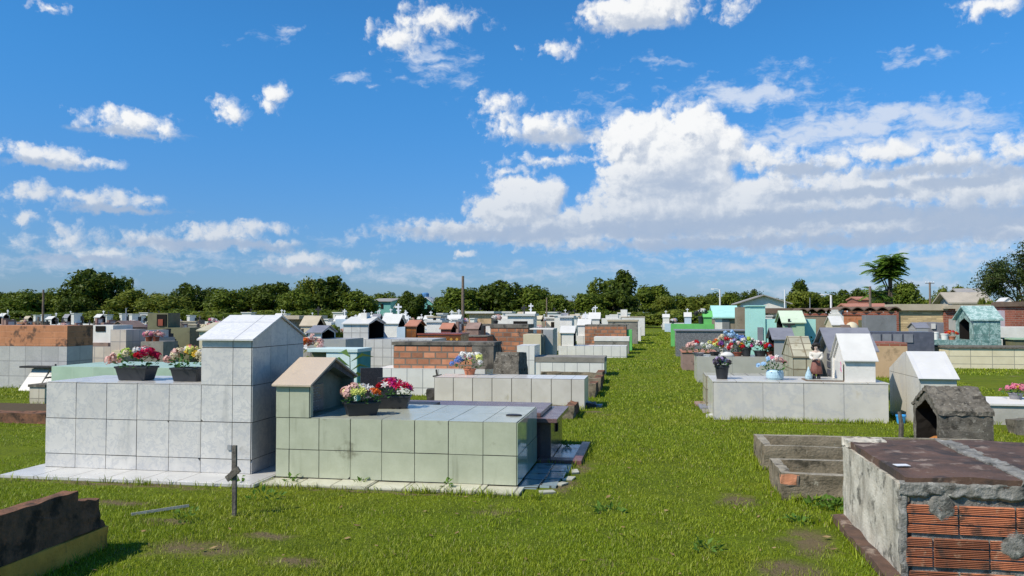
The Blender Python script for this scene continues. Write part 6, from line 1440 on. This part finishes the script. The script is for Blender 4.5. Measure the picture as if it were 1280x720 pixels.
# sparse tree at the right edge
Y = 56; xs_ = XA(1274, Y); H_ = ZA(1266, 309, Y)
t = thing('sparse_tree', 'tall sparse tree with open crooked branches at the right edge', 'tree', (xs_, Y, 0))
b = MB(); rg = random.Random(14); tips = []
def grow(p, d, L, r, lev):
    q = p + d * L; md = p + d * L * .5 + Vector((rg.gauss(0, .06), rg.gauss(0, .06), rg.gauss(0, .05))) * L
    b.tube([p, md, q], [r, r * .85, r * .62], m_bark, 6 if lev < 2 else 4)
    if lev >= 2: tips.append((md, d)); 
    if lev >= 4: tips.append((q, d)); return
    for i in range(3 if lev < 3 else 2):
        nd = (d + Vector((rg.gauss(0, .75), rg.gauss(0, .75), rg.gauss(.05, .4)))).normalized(); grow(q, nd, L * rg.uniform(.62, .85), r * .58, lev + 1)
b.tube([(.8, 0, -.3), (.75, .0, 1.6)], [.2, .17], m_bark, 8)
for d in ((-.8, .1, .75), (-.25, .3, 1), (.5, -.2, .8), (-.65, -.4, .55), (.15, .2, .9)): grow(Vector((.75, 0, 1.5)), Vector(d).normalized(), 1.75, .12, 1)
b.build('trunk', t, local=True)
rgn = np.random.default_rng(4); Ps = []
for p, d in tips:
    if rg.random() < .12: continue
    n = 80; c = np.array(p) + rgn.normal(0, .12, 3); Ps.append(c + rgn.normal(0, 1, (n, 3)) * np.array([.30, .30, .15]))
P = np.concatenate(Ps); zmax = np.percentile(P[:, 2], 99)
t.scale = (.72, .8, H_ / zmax)
link('crown', mesh_quads('crown', leaf_quads(rgn, P, np.tile([0, 0, 1.0], (len(P), 1)), .10), L_DRY), t)
tree('flowering shrub with pale blossoms below the sparse tree', 1240, 379, 40, 52, 'bush', 'shrub', 'shrub', k=0)
tree('small bright yellow green shrub on the flat roof line right', 1228, 376, 14, 50, 'bush', 'shrub', 'shrub', k=1)
for px, Y in ((1290, 60), (1150, 150), (1215, 140), (980, 150), (960, 140)):
    tree('low distant green tree mass on the right horizon', px, 376, 60, Y, 'bush', 'bush', 'bush', 'bushes on the right horizon')

# ------------------------------------------------------------------ poles
def pole(label, px, ytop, Y, r0, r1, m, name='pole', cat='pole', arm=None, lamp=False, lean=0):
    x = XA(px, Y); z = ZA(px, ytop, Y); t = thing(name, label, cat, (x, Y, 0)); b = MB(); b.tube([(0, 0, -.3), (lean * .5, 0, z * .5), (lean, 0, z)], [r0, (r0 + r1) / 2, r1], m, 8); b.build('pole', t, local=True)
    if arm:
        b = MB(); b.box(-arm, arm, -.05, .05, z * .975, z * .975 + .07, m_oldwood); b.build('cross_arm', t, local=True)
        for sx in (-.9, -.3, .3, .9): b = MB(); b.lathe(sx * arm, 0, [(.04, z * .975 + .102), (.05, z * .975 + .16), (.02, z * .975 + .22)], m_white_metal, 8); b.build('insulator', t, local=True)
    if lamp:
        b = MB(); b.tube([(0, 0, z * .99), (-.3, 0, z * 1.02), (-.7, 0, z * 1.02)], .03, m, 6); b.build('lamp_arm', t, local=True)
        b = MB(); b.box(-.95, -.6, -.08, .08, z * 1.0, z * 1.03, m_white_metal); b.build('lamp_head', t, local=True)
    return t
pole('brown wooden pole behind the clay topped tomb, far left', 53, 362, 48, .075, .06, m_pole, 'wooden_pole')
pole('thin grey metal post behind the tower tomb', 157, 385, 34, .03, .025, m_metal, 'thin_post')
pole('tall grey telegraph pole without wires rising above the tombs', 578.5, 345, 52, .12, .085, m_pole, 'telegraph_pole')
pole('thin brown flag pole above the far cream chapel', 683.5, 372, 62, .06, .05, m_pole, 'thin_post')
pole('white lamp post left of the white gabled hall', 900.5, 362, 88, .10, .07, m_white_metal, 'lamp_post', 'lamp post', lamp=True)
pole('thin white mast beside the right end of the white gabled hall', 981.5, 362, 90, .09, .06, m_white_metal, 'mast', 'mast')
pole('white lamp mast before the dark flat topped tree', 1039.5, 369, 80, .11, .09, m_white_metal, 'lamp_post', 'lamp post', lamp=True)
pole('utility pole with a cross arm between the round tree and the grey roofed house', 1163.5, 353, 92, .13, .10, m_pole, 'utility_pole', arm=.45)
pole('grey wooden pole at the left side of the umbrella tree', 1088.5, 358, 58, .09, .08, m_pole, 'wooden_pole')
pole('thin grey post in front of the light green tree right of the hall', 1013, 372, 70, .04, .03, m_metal, 'thin_post')

# ------------------------------------------------------------------ far buildings
def house(label, pl, pr, Y, ybot, ye, yr, dep, mw, mr, ax, name='house', win=(), over=.3, wcol=None):
    x0, x1 = XA(pl, Y), XA(pr, Y); z = ZA((pl + pr) / 2, ye, Y); zr = ZA((pl + pr) / 2, yr, Y + (dep / 2 if ax == 'x' else 0))
    t = thing(name, label, 'house', ((x0 + x1) / 2, Y + dep / 2, 0)); b = MB(); b.o = Vector((x0, Y, z)); gable_walls(b, x0, x1, Y, Y + dep, -.1, z, zr, mw, ax); b.build('walls', t)
    r = MB(); r.o = Vector((x0, Y, z)); gable_roof(r, x0, x1, Y, Y + dep, z, zr, mr, ax, over, over, .12); r.build('roof', t)
    for a, c, y0, y1 in win:
        w = MB(); w.box(XA(a, Y), XA(c, Y), Y - .05, Y - .01, ZA(a, y1, Y), ZA(a, y0, Y), wcol or m_dark_hole); w.build('window', t)
    return t
m_roofgrey = surf('grey fibre cement roof', (.34, .33, .32), (.26, .25, .24), .8, stain=((.15, .14, .13), 1, .58, .5), rough=.8)
m_rooftan = surf('pale old roof', (.44, .40, .34), (.36, .33, .28), .8, stain=((.22, .2, .17), 1, .58, .5), rough=.8)
m_teal_h = surf('teal house wall', (.16, .42, .38), (.13, .36, .33), .6, stain=((.3, .42, .4), 1, .6, .5), rough=.7)
m_greenh = surf('green house wall', (.16, .40, .22), (.13, .34, .19), .6, rough=.7)
house('teal walled house with a low grey roof, left one of the pair behind the bushes', 465, 488, 112, 392, 377, 374, 8, m_teal_h, m_roofgrey, 'x', win=((476, 479, 380, 386),))
house('green house with a white gable roof beside the dark rounded tree', 495, 510, 106, 392, 382, 372, 7, m_greenh, m_white_roof, 'y', win=((498, 502, 384, 389),))
h_ = house('teal house with a pale gable and blue water tank right of the dark rounded tree', 524, 541, 108, 392, 379, 372, 8, m_teal_h, m_white_roof, 'y', win=((527, 530, 381, 387), (534, 538, 381, 387)))
b = MB(); xq = XA(529, 109); zq = ZA(529, 374, 109); b.lathe(xq, 110, [(.5, zq), (.55, zq + .8), (.35, zq + .95)], flat('blue tank', (.08, .22, .42), .5), 12); b.build('water_tank', h_)
house('pale roofed brick shed behind the left trees', 199, 227, 120, 392, 375, 372.5, 6, m_red_brick, m_white_roof, 'x', over=.2)
house('cream house wall half hidden right of the tall dark tree', 786, 800, 128, 392, 380, 374, 6, m_cream, m_roofgrey, 'y')
house('grey roof ridge peeping over the trees left of the tall two crowned tree', 706, 716, 118, 392, 380, 376, 6, m_white_plain, m_roofgrey, 'y')
h_ = house('wide white hall with a low grey gable roof behind the turquoise tombs', 926, 984, 104, 392, 378.5, 369.5, 5, m_white_plain, m_roofgrey, 'y', over=.6)
house('red brick hut with a water tank behind the wavy roofed blocks', 1073, 1088, 76, 392, 375, 372.5, 4, m_red_brick, m_terracotta, 'x', over=.1)
house('long terracotta roofed shed behind the raw orange wavy block', 1060, 1112, 70, 392, 384.5, 381, 3, m_orange_plain, m_terracotta, 'x', over=.2)
house('house with a broad pale grey pitched roof behind the tan flat roofs', 1192, 1232, 72, 392, 376.5, 367, 3, m_grey_wall, m_rooftan, 'x', over=.5)
house('second house with a darker grey roof behind the broad pale roof', 1206, 1230, 84, 392, 368, 362, 3, m_grey_wall, m_roofgrey, 'x', over=.5)
# ------------------------------------------------------------------ grass blades
rg = np.random.default_rng(3)
FA = np.array(FOOT)
m_grass, T = new_mat('grass blade')
at = T('ShaderNodeAttribute', out=None, attribute_name='tone').outputs['Fac']
tco = T('ShaderNodeTexCoord', out=None).outputs['Object']
big = T.noise(tco, .5, 4, .6)
c0 = T.mix(at, (.10, .172, .006), (.40, .475, .02))
c0 = T.mix(T.math('MULTIPLY', T.ramp(big, .4, .68), .5), c0, T.mix(at, (.17, .20, .010), (.48, .47, .05)))
c0 = T.mix(T.ramp(at, .93, .97), c0, (.36, .30, .13))
dB = T('ShaderNodeBsdfPrincipled', {'Base Color': c0, 'Roughness': .5, 'Specular IOR Level': .3}); tB = T('ShaderNodeBsdfTranslucent', {'Color': c0})
T('ShaderNodeOutputMaterial', {0: T('ShaderNodeMixShader', {0: .3, 1: dB, 2: tB})}, out=None)
def vnoise(X, Y, s, seed):
    """cheap value noise for bare and lush patches"""
    r = np.random.default_rng(seed); tb = r.random((64, 64)); x = X * s + 1000; y = Y * s + 1000
    xi, yi = np.floor(x).astype(int), np.floor(y).astype(int); fx, fy = x - xi, y - yi; fx = fx * fx * (3 - 2 * fx); fy = fy * fy * (3 - 2 * fy)
    g = lambda a, b: tb[a % 64, b % 64]
    return (g(xi, yi) * (1 - fx) + g(xi + 1, yi) * fx) * (1 - fy) + (g(xi, yi + 1) * (1 - fx) + g(xi + 1, yi + 1) * fx) * fy
def patch(x0, x1, y0, y1, dens, hgt, wid, shrink=0.0):
    n = int((x1 - x0) * (y1 - y0) * dens)
    X, Y = rg.uniform(x0, x1, n), rg.uniform(y0, y1, n)
    k = (X / Y > -.98) & (X / Y < .50)
    for a, c, e, f in FA[(FA[:, 0] < x1) & (FA[:, 1] > x0) & (FA[:, 2] < y1) & (FA[:, 3] > y0)]:
        k &= ~((X > a + shrink) & (X < c - shrink) & (Y > e + shrink) & (Y < f - shrink))
    lush = .5 * vnoise(X, Y, .8, 1) + .3 * vnoise(X, Y, 2.3, 2) + .2 * vnoise(X, Y, 6, 3)
    left = np.clip((-X - 1.2) / 2.5, 0, 1)
    k &= rg.random(n) < np.clip((lush - .27 - .09 * left) * 7, .40, 1)
    for bx_, by_, rx_, ry_ in BARE:
        k &= ~(((X - bx_ + .3 * (vnoise(X, Y, 3, 8) - .5)) / rx_) ** 2 + ((Y - by_ + .3 * (vnoise(X, Y, 3, 9) - .5)) / ry_) ** 2 < rg.uniform(.0, 1.0, n) * (.5 + 1.6 * vnoise(X, Y, 5, 10)))
    X, Y, lush = X[k], Y[k], lush[k]; n = len(X)
    H = hgt * rg.uniform(.45, 1.3, n) * (.6 + .8 * lush); a = rg.uniform(0, 6.28, n); ln = rg.uniform(.15, 1.1, n) * H
    b = a + rg.normal(1.57, .5, n); w = wid * rg.uniform(.7, 1.3, n)
    B = np.stack([X, Y, np.full(n, -.004)], 1); S_ = np.stack([np.cos(b) * w, np.sin(b) * w, 0 * w], 1)
    M_ = B + np.stack([np.cos(a) * ln * .3, np.sin(a) * ln * .3, H * .6], 1); Tp = B + np.stack([np.cos(a) * ln, np.sin(a) * ln, H], 1)
    return np.stack([B - S_, B + S_, M_ + S_ * .75, M_ - S_ * .75, Tp], 1), np.clip(rg.beta(2, 2.6, n) * .92 + (rg.random(n) < .09) * .5, 0, 1)
ALL = [patch(-5.6, 2.6, 3.6, 6.2, 8200, .030, .0019), patch(-7.5, 3.6, 6.2, 9, 5200, .030, .0024), patch(-12, 5.0, 9, 14, 2300, .030, .0034), patch(-16, 7.5, 14, 24, 620, .034, .0065), patch(-1.5, 12, 24, 40, 170, .04, .013), patch(-1.5, 1.6, 40, 75, 80, .045, .026)]
# taller weeds along the foot of tombs and kerbs
for (x0, x1, y, d) in ((-6.6, -3.9, 7.24, 260), (-3.8, -1.0, 7.36, 420), (-3.7, -1.4, 7.68, 90), (1.2, 3.5, 13.2, 500), (1.2, 1.45, 7.6, 400), (1.25, 1.5, 6.9, 300), (1.0, 3.5, 9.07, 200), (-3.9, -1.2, 14.2, 260), (-4.0, -3.9, 4.6, 800), (-6, -4, 5.35, 300)):
    V_, t_ = patch(x0, x1, y - .09, y + .03, d * 6, .085, .0042); ALL.append((V_, t_))
for (a_, c_, e_, f_) in FOOT:
    if e_ > 24 or c_ - a_ > 6.5: continue
    dn = 1500 * min(1, (7.5 / max(e_, 5)) ** 1.4); hh = .075; ww = .0028 * max(1, e_ / 7)
    for q in ((a_ - .04, c_ + .04, e_ - .07, e_ + .015), (a_ - .08, a_ + .012, e_, f_), (c_ - .012, c_ + .08, e_, f_)):
        V_, t_ = patch(*q, dn, hh, ww, .02)
        if len(V_): ALL.append((V_, t_))
V_ = np.concatenate([a for a, _ in ALL]); tone = np.concatenate([t for _, t in ALL]); n = len(V_)
me = bpy.data.meshes.new('grass'); me.vertices.add(n * 5); me.vertices.foreach_set('co', V_.reshape(-1).astype(np.float32))
idx = (np.arange(n)[:, None] * 5 + np.array([[0, 1, 2, 3, 3, 2, 4]])).reshape(-1).astype(np.int32)
me.loops.add(n * 7); me.loops.foreach_set('vertex_index', idx); me.polygons.add(n * 2)
ls = (np.arange(n)[:, None] * 7 + np.array([[0, 4]])).reshape(-1).astype(np.int32); lt = np.tile([4, 3], n).astype(np.int32)
me.polygons.foreach_set('loop_start', ls); me.polygons.foreach_set('loop_total', lt); me.materials.append(m_grass)
at_ = me.attributes.new('tone', 'FLOAT', 'POINT'); at_.data.foreach_set('value', np.repeat(tone, 5).astype(np.float32))
me.update(calc_edges=True)
tag(link('grass', me), kind='stuff')
# broad leaved weeds
m_weed = leafm('weed leaf', (.07, .15, .02), (.14, .24, .04), .3, .45, 20)
b = MB()
for (px, py, rr, n_) in ((1030, 634, .16, 60), (1045, 636, .1, 40), (1000, 655, .08, 16), (940, 523, .12, 30), (960, 522, .1, 26), (1068, 524, .12, 40), (1090, 524, .1, 30), (1010, 524, .1, 14), (300, 606, .06, 14), (365, 604, .05, 16), (330, 625, .15, 30), (705, 560, .12, 30), (1140, 524, .1, 20), (450, 606, .04, 10), (560, 612, .04, 10), (760, 640, .1, 18), (880, 690, .12, 22), (230, 650, .14, 22)):
    x, y = GP(px, py); leaves(b, x, y, .0, rr, rr, .09, n_, m_weed, px, .055)
tag(b.build('weeds', weld=False), kind='stuff')
# dead leaves and scraps lying in the lawn
m_dead = leafm('dead leaf', (.16, .09, .035), (.36, .26, .13), .1, .7, 20); b = MB(); r = random.Random(6)
for i in range(420):
    y = 4.2 + 11 * r.random() ** 1.5; x = r.uniform(-.85, .36) * y
    if any(c < x < d and e < y < f for c, d, e, f in FOOT): continue
    a = r.uniform(0, 6.28); L = r.uniform(.012, .035); z = r.uniform(.012, .03); u = Vector((math.cos(a), math.sin(a), r.uniform(-.4, .4))) * L; w = Vector((-math.sin(a), math.cos(a), r.uniform(-.5, .5))) * L * .5; p = Vector((x, y, z))
    b.face([p - u, p - w, p + u, p + w], m_dead)
tag(b.build('fallen_leaves', weld=False), kind='stuff')
print('blades', n)
